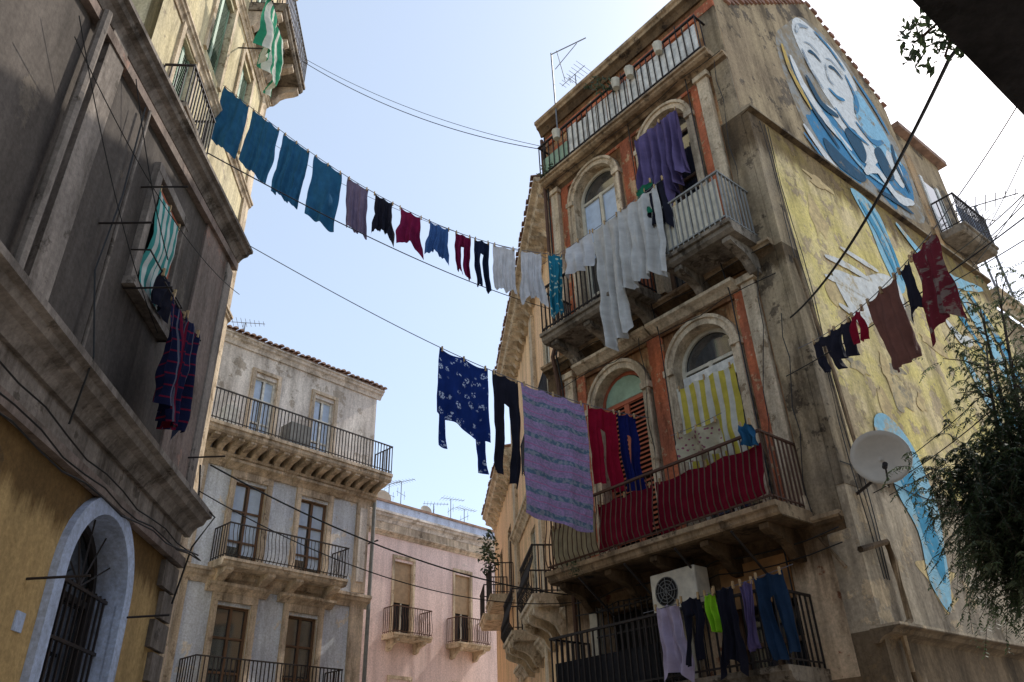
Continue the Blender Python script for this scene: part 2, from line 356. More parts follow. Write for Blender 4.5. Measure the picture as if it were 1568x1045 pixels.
for z0,z1 in((4.95,8.9),(9.65,13.75)):
    for a,b in((.76,.92),(2.52,2.86),(4.5,4.72)): R.box('brick_panels',M['brick'],a,b,0,.035,z0,z1)
    R.box('brick_panels',M['brick'],.76,4.72,0,.03,z1+.01,z1+.18)
    for a,b in((.48,.72),(4.78,5.0)):
        R.box('pilasters',M['cream'],a,b,0,.1,z0,z1); R.box('pilasters',M['cream'],a-.05,b+.05,.0,.15,z1,z1+.12); R.box('pilasters',M['cream'],a-.04,b+.04,.0,.14,z0-.0,z0+.22)
R.box('brick_panels',M['brick'],5.03,5.14,0,.035,9.65,13.75); R.box('brick_panels',M['brick'],5.03,5.2,0,.035,4.95,8.8)
R.box('brick_panels',M['brick'],.76,1.2,0,.03,14.2,15.25);R.box('brick_panels',M['brick'],2.3,3.1,0,.03,14.2,15.25);R.box('brick_panels',M['brick'],4.2,4.9,0,.03,14.2,15.25)
R.box('corner_strip',M['corner'],.004,.44,0,.05,4.7,12.4); R.box('corner_strip',M['corner'],.004,.40,0,.04,12.4,15.7)
R.box('corner_strip',M['stone'],5.25,5.5,0,.08,4.7,9.2)
for uc in(1.72,3.66):
    R.prism('hoods',M['cream'],uc-.95,uc+.95,[(0,9.02),(.28,9.02),(.28,8.96),(.2,8.92),(.12,8.86),(0,8.84)])
    R.box('hoods',M['brown'],uc-.8,uc+.8,0,.06,8.76,8.84)
def course(B,mat,u0,u1,z,dep,h,part='cornices',k=0):
    B.prism(part,mat,u0,u1,[(0,z),(dep,z),(dep,z-.22*h),(dep*.8,z-.3*h),(dep*.7,z-.5*h),(dep*.45,z-.62*h),(dep*.3,z-.8*h),(dep*.2,z-h),(0,z-h)],k)
course(R,M['stone'],0,W+.05,9.42,.22,.22); course(R,M['stone'],0,W+.1,4.85,.14,.25); course(R,M['stone'],0,WT+.05,14.02,.16,.18)
course(R,M['stone'],-.1,WT+.05,16.3,.24,.4); R.box('eave_band',M['brick'],0,WT-.01,.0,.05,15.45,15.7)
R.box('eave_band',M['redtile'],-.1,WT+.05,-.2,.2,16.302,16.36)
R.door(1.72,1.2,4.95,8.58,True,'glass','frame',-.2); R.door(3.66,1.2,4.95,8.58,True,'shutter','shred',-.2)
R.door(1.68,1.12,9.6,13.72,True,'glass','brownwood',-.2); R.door(3.7,1.2,9.6,13.72,True,'glass','frame',-.2,.3)
R.sheet('green_fanlight',M['green'],[(3.66-.5,8.0)]+[(3.66-.5*math.cos(math.pi*i/10),8.0+.5*math.sin(math.pi*i/10)) for i in range(11)],-.13)
for uc in(1.7,3.7): R.door(uc,.8,14.1,15.6,False,'shutter','brownwood',-.15)
R.box('transom_panel',M['white'],1.15,2.29,-.14,-.1,7.55,7.85)
R.door(1.525,1.15,2.95,4.5,False,'glass','brownwood',-.25); R.door(3.75,1.7,2.95,4.3,False,'dark','brownwood',-.25)
R.box('plywood',M['orangewood'],.95,2.1,.01,.05,3.9,4.5)
for i in range(14): R.box('window_grille',M['iron'],2.95+i*.123,2.97+i*.123,.16,.18,2.95,4.4)
for z in(3.1,3.5,3.9,4.3): R.box('window_grille',M['iron'],2.9,4.6,.155,.185,z,z+.025)
R.box('window_boxes',M['frame'],2.7,2.88,.02,.12,2.95,4.4); R.box('window_boxes',M['frame'],4.62,4.8,.02,.12,2.95,4.4)
R.slab('balcony_slabs',M['stone'],.42,4.95,.95,4.95,.2)
for u in(.75,1.75,2.7,3.65,4.7): R.corbel('balcony_brackets',M['stone'],u,.14,.8,4.74,.42)
for u in(1.2,2.2,3.2,4.2): tube(R.acc('iron_struts',M['iron']),[R.P(u,.9,4.72),R.P(u,.02,4.1)],.02,5)
R.rail('first_floor_railing',M['rust'],.47,4.9,.9,4.96,5.95,.11,.011,.02,.07)
R.slab('balcony_slabs',M['concrete'],.2,1.62,.95,9.58,.2); R.slab('balcony_slabs',M['concrete'],2.35,4.75,.95,9.58,.2)
for u in(.4,1.4,2.6,3.6,4.5): R.corbel('balcony_brackets',M['concrete'],u,.16,.8,9.37,.45)
R.rail('second_floor_railing',M['grey_iron'],.25,1.57,.9,9.6,10.6,.11,.011,.02); R.rail('second_floor_railing',M['iron'],2.4,4.7,.9,9.6,10.6,.11,.011,.02)
for i in range(4): R.box('railing_panels',M['frame'],.32+i*.3,.60+i*.3,.865,.88,9.66,10.52)
R.slab('balcony_slabs',M['stone'],.2,5.05,.42,14.12,.14)
R.rail('top_railing',M['iron'],.3,5.0,.38,14.14,15.12,.16,.01,.02)
for i in range(12): R.box('railing_panels',M['white'],.36+i*.31,.64+i*.31,.33,.35,14.2,15.0+random.uniform(-.06,.05))
R.box('railing_panels',M['green'],4.1,4.9,.33,.35,14.2,14.7)
for uu in(1.2,2.0,2.4,4.3): tube(R.acc('flower_pots',M['frame']),[R.P(uu,.46,14.85),R.P(uu,.46,15.1)],.08,8,.11)
R.slab('balcony_slabs',M['concrete'],.7,5.0,.95,2.95,.18); R.rail('mezzanine_railing',M['iron'],.75,4.95,.9,2.96,3.86,.12,.011,.02)
R.box('railing_screen',M['slabdark'],2.75,4.9,.86,.875,2.98,3.5)
for u in(1,2.4,3.6,4.8): R.corbel('balcony_brackets',M['concrete'],u,.16,.8,2.76,.4)
for u_,m_,rr in((5.1,'rust',.045),(5.0,'cable',.02),(.9,'cable',.012),(2.46,'cable',.01)):
    tube(R.acc('wall_pipes',M[m_]),[R.P(u_,.16,1),R.P(u_,.16,8.7),R.P(u_,.2,9.0),R.P(u_,.28,9.45),R.P(u_,.17,9.8),R.P(u_,.17,15.6)],rr,6)
for z in(8.7,9.25,13.95,4.55,4.35): tube(R.acc('wall_cables',M['cable']),[R.P(u*.5,.24+.01*math.sin(u),z-.04*math.sin(u*1.7+z)-.03*(u%2)) for u in range(0,11)],.009,4)
for (ua,za,ub,zb) in((.3,9.0,1.0,4.8),(.1,8.0,.4,4.9),(.2,13.9,.35,9.5),(2.9,9.2,2.95,5.2)): tube(R.acc('wall_cables',M['cable']),[R.P(ua+(ub-ua)*i/8+.04*math.sin(i*2.1),.17,za+(zb-za)*i/8) for i in range(9)],.008,4)
tube(R.acc('wall_pipes',M['stone']),[R.P(.1,.12,4.1),R.P(.35,.14,4.55),R.P(.1,.12,4.6)],.03,6)
def corner(u,v): p=C+U*u+V*v; return (p.x,p.y)
R.foot('core',M['stone'],[corner(.3,.3),corner(W-.01,.3),corner(W-.01,9.5),corner(.3,9.5)],0,9.3)
R.foot('core',M['stone'],[corner(.3,.3),corner(WT-.01,.3),corner(WT-.01,9.5),corner(.3,9.5)],9.301,12.4)
R.foot('core',M['stone'],[corner(.3,.31),corner(WT-.01,.31),corner(WT-.01,7.5),corner(.3,7.5)],12.41,15.9)
R.foot('end_wall',M['stone'],[corner(W-.001,0),corner(W-.05,0),corner(W-.05,.3),corner(W-.001,.3)],0,9.3)
R.foot('end_wall',M['stone'],[corner(WT-.001,0),corner(WT-.05,0),corner(WT-.05,.3),corner(WT-.001,.3)],9.3,16.1)
# --- side wall with gable
R.frame(C,V,N2)
SF=Bld.__new__(Bld); SF.O=R.O.copy(); SF.u=R.u.copy(); SF.n=R.n.copy()
R.uzprism('gable_wall',M['sideup'],[(0,12.3),(0,15.9),(.5,16.0),(2.0,17.5),(3.4,18.7),(4.6,19.35),(5.6,18.8),(7.0,17.9),(7.5,17.2),(7.6,12.3)],-.3,0)
R.uzprism('roof',M['tile'],[(-.15,16.3),(4.55,19.2),(7.6,17.0),(7.6,15.95),(0,15.95)],-.31,-WT)
for a,b in(((.4,16.0),(4.5,19.4)),((4.65,19.4),(7.6,17.3))):
    n=int((b[0]-a[0])/.2)
    for i in range(n):
        u=a[0]+(b[0]-a[0])*i/n; z=a[1]+(b[1]-a[1])*i/n
        R.box('gable_coping',M['redtile'],u,u+.19,-.35,.03+random.uniform(0,.03),z-.06,z+.03+random.uniform(-.04,.03))
R.box('side_wall',M['side'],-.03,9.5,-.3,.12,5.6,12.35); R.box('side_wall_base',M['sidelow'],-.03,9.5,-.3,.125,0,5.6)
R.box('side_corner_band',M['corner'],-.04,.42,.0,.135,5.2,12.3)
R.prism('side_ledge',M['corner'],-.05,9.55,[(0,12.48),(.22,12.42),(.22,12.35),(.0,12.3)])
course(R,M['sidelow'],-.1,9.5,3.35,.4,.2,'base_ledge')
R.box('rear_block',M['sideup'],7.6,10.0,-5,-.05,12.4,16.6); R.box('rear_block',M['tile'],7.6,10.2,-5.1,.15,16.62,16.78)
R.box('rear_block_window',M['glass'],8.3,9.0,-.06,-.03,13.4,15.2); R.box('rear_block_frame',M['white'],8.15,8.29,-.05,.0,13.4,15.3); R.box('rear_block_frame',M['white'],9.01,9.15,-.05,.0,13.4,15.3); R.box('rear_block_frame',M['ochre'],7.65,8.1,-.05,-.02,12.9,15.9)
R.slab('rear_balcony',M['concrete'],8.0,9.8,.6,13.3,.2); R.rail('rear_balcony_rail',M['iron'],8.05,9.75,.55,13.3,14.2,.12,.011,.02)
R.box('rear_balcony',M['bluetrim'],8.1,9.7,.5,.52,13.35,13.9)
def blob(mat,pts,dd): R.sheet('mural',M[mat],cat(pts),dd)
blob('mu',[(2.3,16.2),(3.0,17.2),(4.2,18.4),(5.6,18.2),(6.7,17.0),(7.4,15.6),(7.3,13.4),(6.0,12.9),(4.4,12.75),(3.0,12.9),(2.4,13.6),(2.2,14.8)],.003)
blob('mb',[(2.5,15.7),(2.9,14.9),(3.6,14.9),(4.4,15.2),(5.4,14.9),(5.9,15.9),(6.5,15.2),(7.3,15.0),(7.0,13.8),(6.1,13.7),(5.7,12.9),(4.7,13.3),(4.0,12.75),(3.1,13.1),(2.6,13.9),(2.9,14.3)],.006)
blob('mw',[(3.3,17.3),(3.8,18.1),(4.6,18.2),(5.5,18.0),(6.0,17.2),(5.6,16.2),(5.3,15.3),(4.6,14.9),(3.9,15.5),(3.45,16.3)],.010)
blob('mw',[(3.7,15.0),(4.9,15.2),(5.9,15.6),(6.9,14.9),(6.6,14.0),(5.8,14.4),(5.0,13.8),(4.3,14.5)],.014)
blob('ml',[(5.3,15.6),(5.9,16.9),(6.6,16.2),(7.1,15.0),(6.5,15.2),(6.0,14.6)],.018)
blob('mt',[(4.3,14.5),(4.9,14.9),(5.1,14.3),(4.7,13.8)],.022)
blob('mt',[(5.6,14.6),(6.1,15.0),(6.3,14.2),(5.8,13.9)],.022)
blob('mt',[(3.1,13.6),(3.9,13.4),(4.6,13.3),(4.2,12.95),(3.2,13.0)],.019)
for pts,w,mm in(([(2.7,15.9),(2.9,15.0),(3.5,14.3),(4.3,13.9)],.35,'mw'),([(2.6,15.6),(2.9,14.6),(3.7,13.6)],.2,'mt'),([(3.2,15.6),(3.5,14.9),(4.2,14.9)],.26,'mt'),
    ([(4.6,13.4),(5.3,13.9),(6.0,13.4),(6.9,13.7)],.34,'mw'),([(5.0,13.1),(5.8,13.2),(6.6,13.2)],.18,'mt'),([(2.45,16.1),(2.5,15.2),(2.9,14.3)],.2,'my'),
    ([(3.75,16.8),(4.0,16.92),(4.3,16.8)],.13,'mt'),([(4.65,16.9),(4.95,17.02),(5.25,16.85)],.13,'mt'),([(3.7,17.1),(4.0,17.22),(4.35,17.1)],.06,'mg'),([(4.65,17.2),(4.95,17.32),(5.3,17.15)],.06,'mg'),([(4.5,16.9),(4.4,16.3),(4.6,16.2)],.08,'mg'),([(4.2,15.85),(4.55,15.76),(4.9,15.9)],.14,'mb'),
    ([(3.4,17.2),(3.7,17.7),(4.2,18.0)],.13,'mg'),([(5.5,17.2),(5.65,16.4),(5.3,15.7)],.18,'mb'),([(3.45,16.7),(3.55,16.1),(3.9,15.6)],.12,'mg'),([(4.5,18.1),(5.1,17.9),(5.6,17.4)],.16,'mb'),([(6.0,17.5),(6.6,16.8),(7.0,16.0)],.2,'mb'),
    ([(2.3,13.5),(2.9,12.9),(3.5,12.6)],.25,'mw'),([(2.2,13.2),(2.8,12.7)],.12,'mb'),([(5.1,15.3),(5.7,15.0),(6.4,15.4)],.18,'mb'),([(6.9,15.6),(6.7,14.8),(6.9,14.0)],.18,'mt'),([(4.2,15.2),(4.6,14.8),(5.4,14.7)],.14,'mb'),([(3.6,14.4),(4.4,13.6),(5.6,13.5)],.14,'ml')):
    ribbon(R,'mural',M[mm],pts,w,.026+.002*len(pts)+random.random()*.004)
LD=.135
blob_l=lambda mat,pts,dd: R.sheet('mural_lower',M[mat],cat(pts),dd)
for k_ in range(26):
    cx=random.uniform(.6,9); cz=random.uniform(4,11.8); sx=random.uniform(.15,.6); sz=random.uniform(.12,.5)
    blob_l(random.choice(['patch','patch','patchg']),[(cx+sx*math.cos(t)*random.uniform(.5,1.35),cz+sz*math.sin(t)*random.uniform(.5,1.35)) for t in [i*math.pi/7 for i in range(14)]],LD-.009+.0003*k_)
blob_l('ll',[(3.3,12.2),(4.2,12.1),(4.4,11.2),(4.4,10.3),(4.0,9.9),(3.7,10.6),(3.6,11.4)],LD)
blob_l('lw',[(1.4,9.3),(2.4,9.6),(3.4,10.1),(4.0,10.1),(3.9,9.4),(3.1,8.9),(2.3,8.6),(1.9,8.3)],LD+.004)
for pts,w,mm in(([(1.3,9.6),(2.0,9.7),(2.8,9.7)],.16,'lw'),([(1.1,9.1),(1.8,9.2),(2.5,9.2)],.16,'lw'),([(1.3,8.6),(1.9,8.6),(2.6,9.0)],.16,'lw'),([(2.0,10.1),(2.7,10.1),(3.3,10.1)],.14,'lw'),([(3.5,12.0),(3.9,11.3),(4.1,10.3)],.22,'lb'),([(3.9,12.1),(4.3,11.2),(4.3,10.3)],.14,'lb'),
    ([(5.0,12.1),(6.2,11.4),(7.4,11.5),(8.9,11.9)],.35,'ll'),([(5.8,9.9),(6.3,9.6),(6.9,9.8)],.3,'lw'),([(7.2,11.2),(7.9,10.2),(8.3,9.0)],.6,'ll'),([(7.8,11.4),(8.6,10.4),(9.0,8.8)],.35,'lb'),([(6.0,9.2),(6.5,8.2),(7.2,7.0)],.35,'ll'),([(6.9,9.0),(7.6,8.0),(8.2,6.5)],.45,'lb'),([(5.5,11.0),(6.5,10.6),(7.4,9.6)],.25,'lb')):
    ribbon(R,'mural_lower',M[mm],pts,w,LD+.008+random.random()*.004)
blob_l('ll',[(1.3,6.4),(1.8,6.7),(2.4,6.3),(2.6,5.4),(2.4,4.7),(2.15,4.0),(1.9,3.7),(1.6,4.1),(1.7,4.8),(1.4,5.4)],LD+.006)
blob_l('lb',[(1.5,6.2),(1.9,6.3),(2.1,5.5),(2.3,4.8),(2.05,4.1),(1.85,4.6),(1.8,5.2),(1.6,5.6)],LD+.010)
tube(R.acc('gutter_pipe',M['stone']),[R.P(-.2,.2,4.25),R.P(.5,.22,4.45),R.P(.55,.22,4.2),R.P(.55,.22,3.45),R.P(.3,.2,3.3),R.P(.3,.2,1)],.045,6)
tube(R.acc('gutter_pipe',M['stone']),[R.P(.45,.2,5.6),R.P(.4,.2,6.8),R.P(.3,.2,7.6),R.P(.12,.2,9.0)],.03,6)
for j in range(3): tube(R.acc('wall_cables',M['cable']),[R.P(.25+.1*j+.05*math.sin(i*1.3+j),.16,12.2-.75*i) for i in range(12)],.008,4)
tube(R.acc('wall_cables',M['cable']),[R.P(-.05+.9*i,.16,5.5+.05*math.sin(i*2)-.03*i) for i in range(10)],.010,4)
R.done()
# ------------------------------------------------------------ satellite dish
def dish(pos,look,rd,name='satellite_dish',arm=None):
    e=empty(name); a=Acc(); z=Vector(look).normalized(); x=z.cross(Vector((0,0,1))).normalized(); y=x.cross(z); pos=Vector(pos); n=28
    vs=[];fs=[]
    for i in range(7):
        rr=rd*i/6; 
        for k in range(n): vs.append(pos+x*rr*math.cos(2*math.pi*k/n)*.94+y*rr*math.sin(2*math.pi*k/n)+z*(.28*rr*rr/rd))
    for i in range(6):
        for k in range(n): fs.append((i*n+k,i*n+(k+1)%n,(i+1)*n+(k+1)%n,(i+1)*n+k))
    a.add(vs,fs); o=mkobj('reflector',a,M['dish'],e,True); md=o.modifiers.new('t','SOLIDIFY'); md.thickness=.012
    b=Acc(); lnb=pos+z*rd*.8-y*rd*.55
    tube(b,[pos-y*rd*.98,lnb],.012); tube(b,[lnb,lnb-z*.02+y*.02-z*.1],.035,8)
    tube(b,[pos-z*.02,pos-z*.15-y*.1]+([Vector(arm)] if arm else []),.022,6); mkobj('mount',b,M['iron'],e)
dish((4.84,9.83,5.36),(-.30,-.80,.12),.4,arm=R.P(.25,.12,5.1))
# ------------------------------------------------------------ air conditioner
R.frame(C,U,N1)
def ac_unit(u0,z0):
    e=empty('air_conditioner'); 
    def bx(nm,m,u_0,u_1,d0,d1,z_0,z_1,bev=0):
        a=Acc(); vs=[R.P(u,d_,z) for u in(u_0,u_1) for d_ in(d0,d1) for z in(z_0,z_1)]
        a.add(vs,[(0,1,3,2),(4,6,7,5),(0,4,5,1),(2,3,7,6),(0,2,6,4),(1,5,7,3)]); o=mkobj(nm,a,m,e)
        if bev: md=o.modifiers.new('b','BEVEL'); md.width=bev; md.segments=2
    bx('casing',M['plastic'],u0,u0+.85,.25,.58,z0,z0+.58,.02)
    a=Acc(); cx=u0+.55; n=24
    a.add([R.P(cx+.21*math.cos(2*math.pi*k/n),.584,z0+.29+.21*math.sin(2*math.pi*k/n)) for k in range(n)],[tuple(range(n))]); mkobj('fan_opening',a,M['darkgap'],e)
    a=Acc()
    for rr in(.06,.11,.16,.21): tube(a,[R.P(cx+rr*math.cos(2*math.pi*k/n),.595,z0+.29+rr*math.sin(2*math.pi*k/n)) for k in range(n+1)],.006,4)
    for k in range(8):
        t=k*math.pi/4; tube(a,[R.P(cx,.6,z0+.29),R.P(cx+.21*math.cos(t),.6,z0+.29+.21*math.sin(t))],.006,4)
    mkobj('fan_guard',a,M['grey_iron'],e)
    bx('bracket',M['iron'],u0+.1,u0+.14,0,.55,z0-.05,z0-.004); bx('bracket',M['iron'],u0+.7,u0+.74,0,.55,z0-.05,z0-.004)
ac_unit(2.15,3.95)
# ------------------------------------------------------------ LEFT HOUSE
Lc=(-4.33,9.79); w_=(.0872,-.9962); nL=(.9962,.0872)
L=Bld('stucco_corner_house',Lc,w_,nL)
L.wall('ground_floor_wall',M['must'],0,11,0,4.3,[(1.5,2.9,0,4.2,True)],0,.35,M['bluetrim'])
L.wall('frieze',M['trimL'],0,11,4.3,4.95,[],.015)
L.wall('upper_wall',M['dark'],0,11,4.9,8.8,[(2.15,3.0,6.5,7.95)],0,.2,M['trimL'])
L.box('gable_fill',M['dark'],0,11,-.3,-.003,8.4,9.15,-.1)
L.archtrim('door_surround',M['bluetrim'],2.2,.7,.17,0,3.5,-.02,.07)
L.box('corner_band',M['pink'],.29,1.3,0,.03,5.1,8.95); 
L.box('wall_panels',M['trimL'],4.4,4.75,0,.06,5.1,8.6); L.box('wall_panels',M['trimL'],.0,.28,0,.05,5.03,8.8)
for i in range(12): L.box('quoins',M['trimL'],-.02,.5 if i%2 else .36,0,.06,.2+i*.34,.5+i*.34)
course(L,M['trimL'],-.18,11,5.03,.3,.32,'cornice',.012); L.box('cornice',M['pink'],-.06,11,.016,.1,4.28,4.4)
course(L,M['trimL'],-.2,11,9.34,.24,.24,'eave',-.15)
L.box('eave',M['pink'],-.1,11,0,.08,8.9,9.02,-.15)
L.foot('core',M['dark'],[(-4.33-.36,9.79),(-4.33-8,9.3),(-3.37-8,-1.2),(-3.37-.36,-1.2)],0,7.6)
L.box('end_wall',M['pink'],0,.02,-.36,-.001,0,9.1)
L.prism('roof',M['tile'],-.2,11,[(.2,9.35),(-4,10.2),(-4,9.1),(.05,9.2)],-.15)
L.box('window_surround',M['trimL'],2.0,2.14,0,.07,6.5,8.0); L.box('window_surround',M['trimL'],3.01,3.15,0,.07,6.5,8.0); L.box('window_surround',M['trimL'],2.0,3.15,0,.075,8.003,8.12)
L.box('window_sill',M['trimL'],1.98,3.17,0,.13,6.4,6.498)
L.box('panes',M['darkgap'],2.15,3.0,-.2,-.19,6.5,7.95)
L.box('shutter_frame',M['shred'],2.15,2.19,-.02,.02,6.5,7.95); L.box('shutter_frame',M['shred'],2.96,3.0,-.02,.02,6.5,7.95); L.box('shutter_frame',M['shred'],2.19,2.96,-.02,.02,7.9,7.95)
L.door(2.2,1.4,0,4.2,True,'glass','iron',-.3)
for i in range(12): L.box('door_grille',M['iron'],1.55+i*.115,1.57+i*.115,-.12,-.1,0,3.55)
for z in(3.5,3.0,2.4): L.box('door_grille',M['iron'],1.5,2.9,-.125,-.095,z,z+.03)
for i in range(7):
    t=math.pi*i/6; tube(L.acc('door_grille',M['iron']),[L.P(2.2,-.11,3.52),L.P(2.2-.68*math.cos(t),-.11,3.52+.66*math.sin(t))],.01,4)
L.box('house_number_sign',M['bluetrim'],3.28,3.42,.0,.015,2.9,3.05)
for s0 in(5.0,3.75):
    tube(L.acc('drainpipe',M['trimL']),[L.P(s0+.0,.1,5.1),L.P(s0,.1,8.3)],.05 if s0>4 else .02,8)
for j,(za,zb) in enumerate(((4.55,4.45),(4.3,4.4),(4.1,4.42))):
    tube(L.acc('wall_cables',M['cable']),[L.P(6-6.2*i/14,.2+.02*j,za+(zb-za)*i/14-.12*math.sin(math.pi*i/14)+.03*math.sin(i*1.9+j)) for i in range(15)],.01,4)
tube(L.acc('wall_cables',M['cable']),[L.P(.1,.12,5.6),L.P(.1,.18,5.1),L.P(-.1,.36,4.95),L.P(.1,.2,4.5),L.P(.15,.1,3.8)],.012,4)
tube(L.acc('wall_cables',M['cable']),[L.P(3.9,.12,8.2),L.P(3.85,.12,7.0),L.P(3.95,.12,6.0),L.P(3.9,.3,5.1),L.P(3.8,.2,4.5)],.01,4)
for s1,z in((2.0,6.38),(3.1,6.38),(1.35,3.4),(.35,5.6),(3.4,3.3),(3.9,6.6),(3.3,7.6)):
    tube(L.acc('iron_rods',M['iron']),[L.P(s1,0,z),L.P(s1,.5,z+.02)],.012,5)
tube(L.acc('iron_rods',M['iron']),[L.P(1.9,.45,6.4),L.P(3.2,.45,6.4)],.01,5)
tube(L.acc('window_rail',M['iron']),[L.P(2.0,.2,6.85),L.P(3.15,.2,6.85)],.010,5)
for sx in(2.0,3.15): tube(L.acc('window_rail',M['iron']),[L.P(sx,.0,6.85),L.P(sx,.2,6.85)],.010,5)
L.done()
# ------------------------------------------------------------ TALL YELLOW HOUSE (behind left)
T=Bld('tall_yellow_house',(-6.78,15.59),w_,nL)
T.wall('wall',M['tall'],0,6.5,0,24,[(1.2,2.2,19.7,22),(3.4,4.4,15.9,18.4),(4.7,5.5,12.6,15.0),(1.4,2.3,15.9,18.2)],0,.25,M['cream'])
T.foot('core',M['tall'],[(-6.78-.27,15.59),(-15,15.0),(-15,9.2),(-6.5,9.2)],0,23.9)
T.box('end_wall',M['tall'],-.002,.0,-.3,0,0,24)
for a in((1.7,1.0,19.7,22),(3.9,1.0,15.9,18.4),(5.1,.8,12.6,15.0),(1.85,.9,15.9,18.2)): T.door(a[0],a[1],a[2],a[3],False,'shutter','green',-.15)
for a,b,z,dp in((-.2,2.6,19.9,1.0),(4.4,5.9,12.6,.6)):
    T.slab('balcony_slabs',M['concrete'],a,b,dp,z,.28)
    n=int((b-a)/.75)
    for i in range(n+1): T.corbel('balcony_brackets',M['midtrim'],a+.15+(b-a-.3)*i/n,.22,.85*dp,z-.29,.6)
    T.rail('railings',M['iron'],a+.05,b-.05,dp-.05,z,z+1,.12,.012,.02)
course(T,M['midtrim'],-.2,6.5,24.1,.5,.5); T.box('pilaster',M['cream'],.0,.45,0,.06,0,23.6)
for z in(19.0,15.3,11.8): course(T,M['cream'],-.05,6.5,z,.15,.25)
for a in((3.9,1.0,15.9,18.4),(5.1,.8,12.6,15.0),(1.85,.9,15.9,18.2)):
    T.box('frames',M['cream'],a[0]-a[1]/2-.15,a[0]-a[1]/2-.01,0,.06,a[2]-.1,a[3]+.15); T.box('frames',M['cream'],a[0]+a[1]/2+.01,a[0]+a[1]/2+.15,0,.06,a[2]-.1,a[3]+.15); T.box('frames',M['cream'],a[0]-a[1]/2-.15,a[0]+a[1]/2+.15,0,.065,a[3]+.152,a[3]+.3)
T.box('screen',M['bluetrim'],0,2.5,.9,.92,19.95,20.8)
tube(T.acc('awning_arms',M['iron']),[T.P(4.2,0,18.0),T.P(4.2,1.1,18.0)],.02); tube(T.acc('awning_arms',M['iron']),[T.P(2.7,0,18.0),T.P(2.7,1.1,18.0)],.02); tube(T.acc('awning_arms',M['iron']),[T.P(4.3,1.1,18.0),T.P(2.6,1.1,18.0)],.02)
T.done()
# ------------------------------------------------------------ ORNATE MIDDLE HOUSE
m_=(.669,.743); n3=(.743,-.669); Mo=(-5.39,27.48)
D=Bld('ornate_balcony_house',Mo,(-m_[0],-m_[1]),n3)
Q=6.95; bays=(2.37,4.78)
D.wall('upper_wall',M['midtop'],0,Q,12.0,15.7,[(b-.42,b+.42,12.2,14.55) for b in bays],0,.25)
D.wall('middle_wall',M['midwall'],0,Q,7.9,12.0,[(b-.55,b+.55,8.05,10.7) for b in bays],0,.25,M['midtrim'])
D.wall('bottom_wall',M['midwall'],0,Q,0,7.9,[(b-.55,b+.55,4.3,6.9) for b in bays]+[(b-.6,b+.6,0,2.8) for b in bays],0,.25,M['midtrim'])
D.box('core',M['midtop'],0,Q,-8,-.26,0,15.69); D.box('end_wall',M['midtrim'],0,.01,-.26,0,0,15.69); D.box('end_wall',M['midtrim'],Q-.01,Q,-.26,0,0,15.69)
for b in bays:
    D.door(b,.84,12.2,14.55,False,'glass','white',-.15,.2); D.door(b,1.1,8.05,10.7,False,'glass','brownwood',-.15,.15); D.door(b,1.1,4.3,6.9,False,'glass','brownwood',-.15)
    D.box('frames',M['midtrim'],b-.57,b-.43,0,.07,12.1,14.7); D.box('frames',M['midtrim'],b+.43,b+.57,0,.07,12.1,14.7); D.box('frames',M['midtrim'],b-.57,b+.57,0,.075,14.703,14.82)
    for z0,z1 in((8.05,10.7),(4.3,6.9)):
        D.box('frames',M['midtrim'],b-.74,b-.56,0,.09,z0,z1+.1); D.box('frames',M['midtrim'],b+.56,b+.74,0,.09,z0,z1+.1); D.box('frames',M['midtrim'],b-.74,b+.74,0,.1,z1+.103,z1+.34)
        D.prism('pediments',M['midtrim'],b-1.0,b+1.0,[(0,z1+.62),(.35,z1+.58),(.35,z1+.5),(.2,z1+.42),(.12,z1+.34),(0,z1+.34)])
for a,b in((.05,.6),(6.35,6.9)):
    D.box('pilasters',M['midtrim'],a,b,0,.07,0,7.6); D.box('pilasters',M['midtrim'],a,b,0,.07,7.95,11.3)
    D.box('pilasters',M['midtop'],a+.12,b-.12,.07,.1,8.3,10.9)
for z in(7.85,11.45): course(D,M['midtrim'],-.1,Q+.1,z,.3,.4)
D.slab('upper_balcony',M['midtrim'],-.15,Q+.3,1.05,12.05,.3)
for i in range(18): D.corbel('modillions',M['midtrim'],.05+i*.41,.2,.9,11.75,.42)
D.rail('upper_balcony_rail',M['iron'],-.1,Q+.25,1.0,12.07,13.1,.13,.013,.02)
D.slab('lower_balcony',M['midtrim'],1.4,5.8,.95,8.05,.22)
for u in(1.7,3.1,4.1,5.5): D.corbel('modillions',M['midtrim'],u,.26,.8,7.83,.5)
D.rail('lower_balcony_rail',M['iron'],1.45,5.75,.9,8.07,9.05,.13,.013,.02,.08)
D.slab('bottom_balcony',M['midtrim'],1.3,6.2,.95,4.3,.22); D.rail('bottom_balcony_rail',M['iron'],1.35,6.15,.9,4.3,5.3,.13,.013,.02)
course(D,M['midtop'],-.15,Q+.15,15.75,.3,.35); tiles(D,-.2,Q+.2,.42,-1.2,15.78,16.1)
D.box('roof',M['tile'],-.1,Q+.1,-8,.3,15.72,15.77); D.prism('roof',M['tile'],-.1,Q+.1,[(.2,15.78),(-4,17),(-8,15.78)])
D.box('balcony_box',M['grey_iron'],3.3,4.1,.2,.85,12.1,12.9); D.box('balcony_box',M['white'],6.0,6.4,.3,.8,12.1,12.8)
tube(D.acc('drainpipe',M['grey_iron']),[D.P(-.12,.1,0),D.P(-.12,.1,11.3)],.07,8)
D.done()
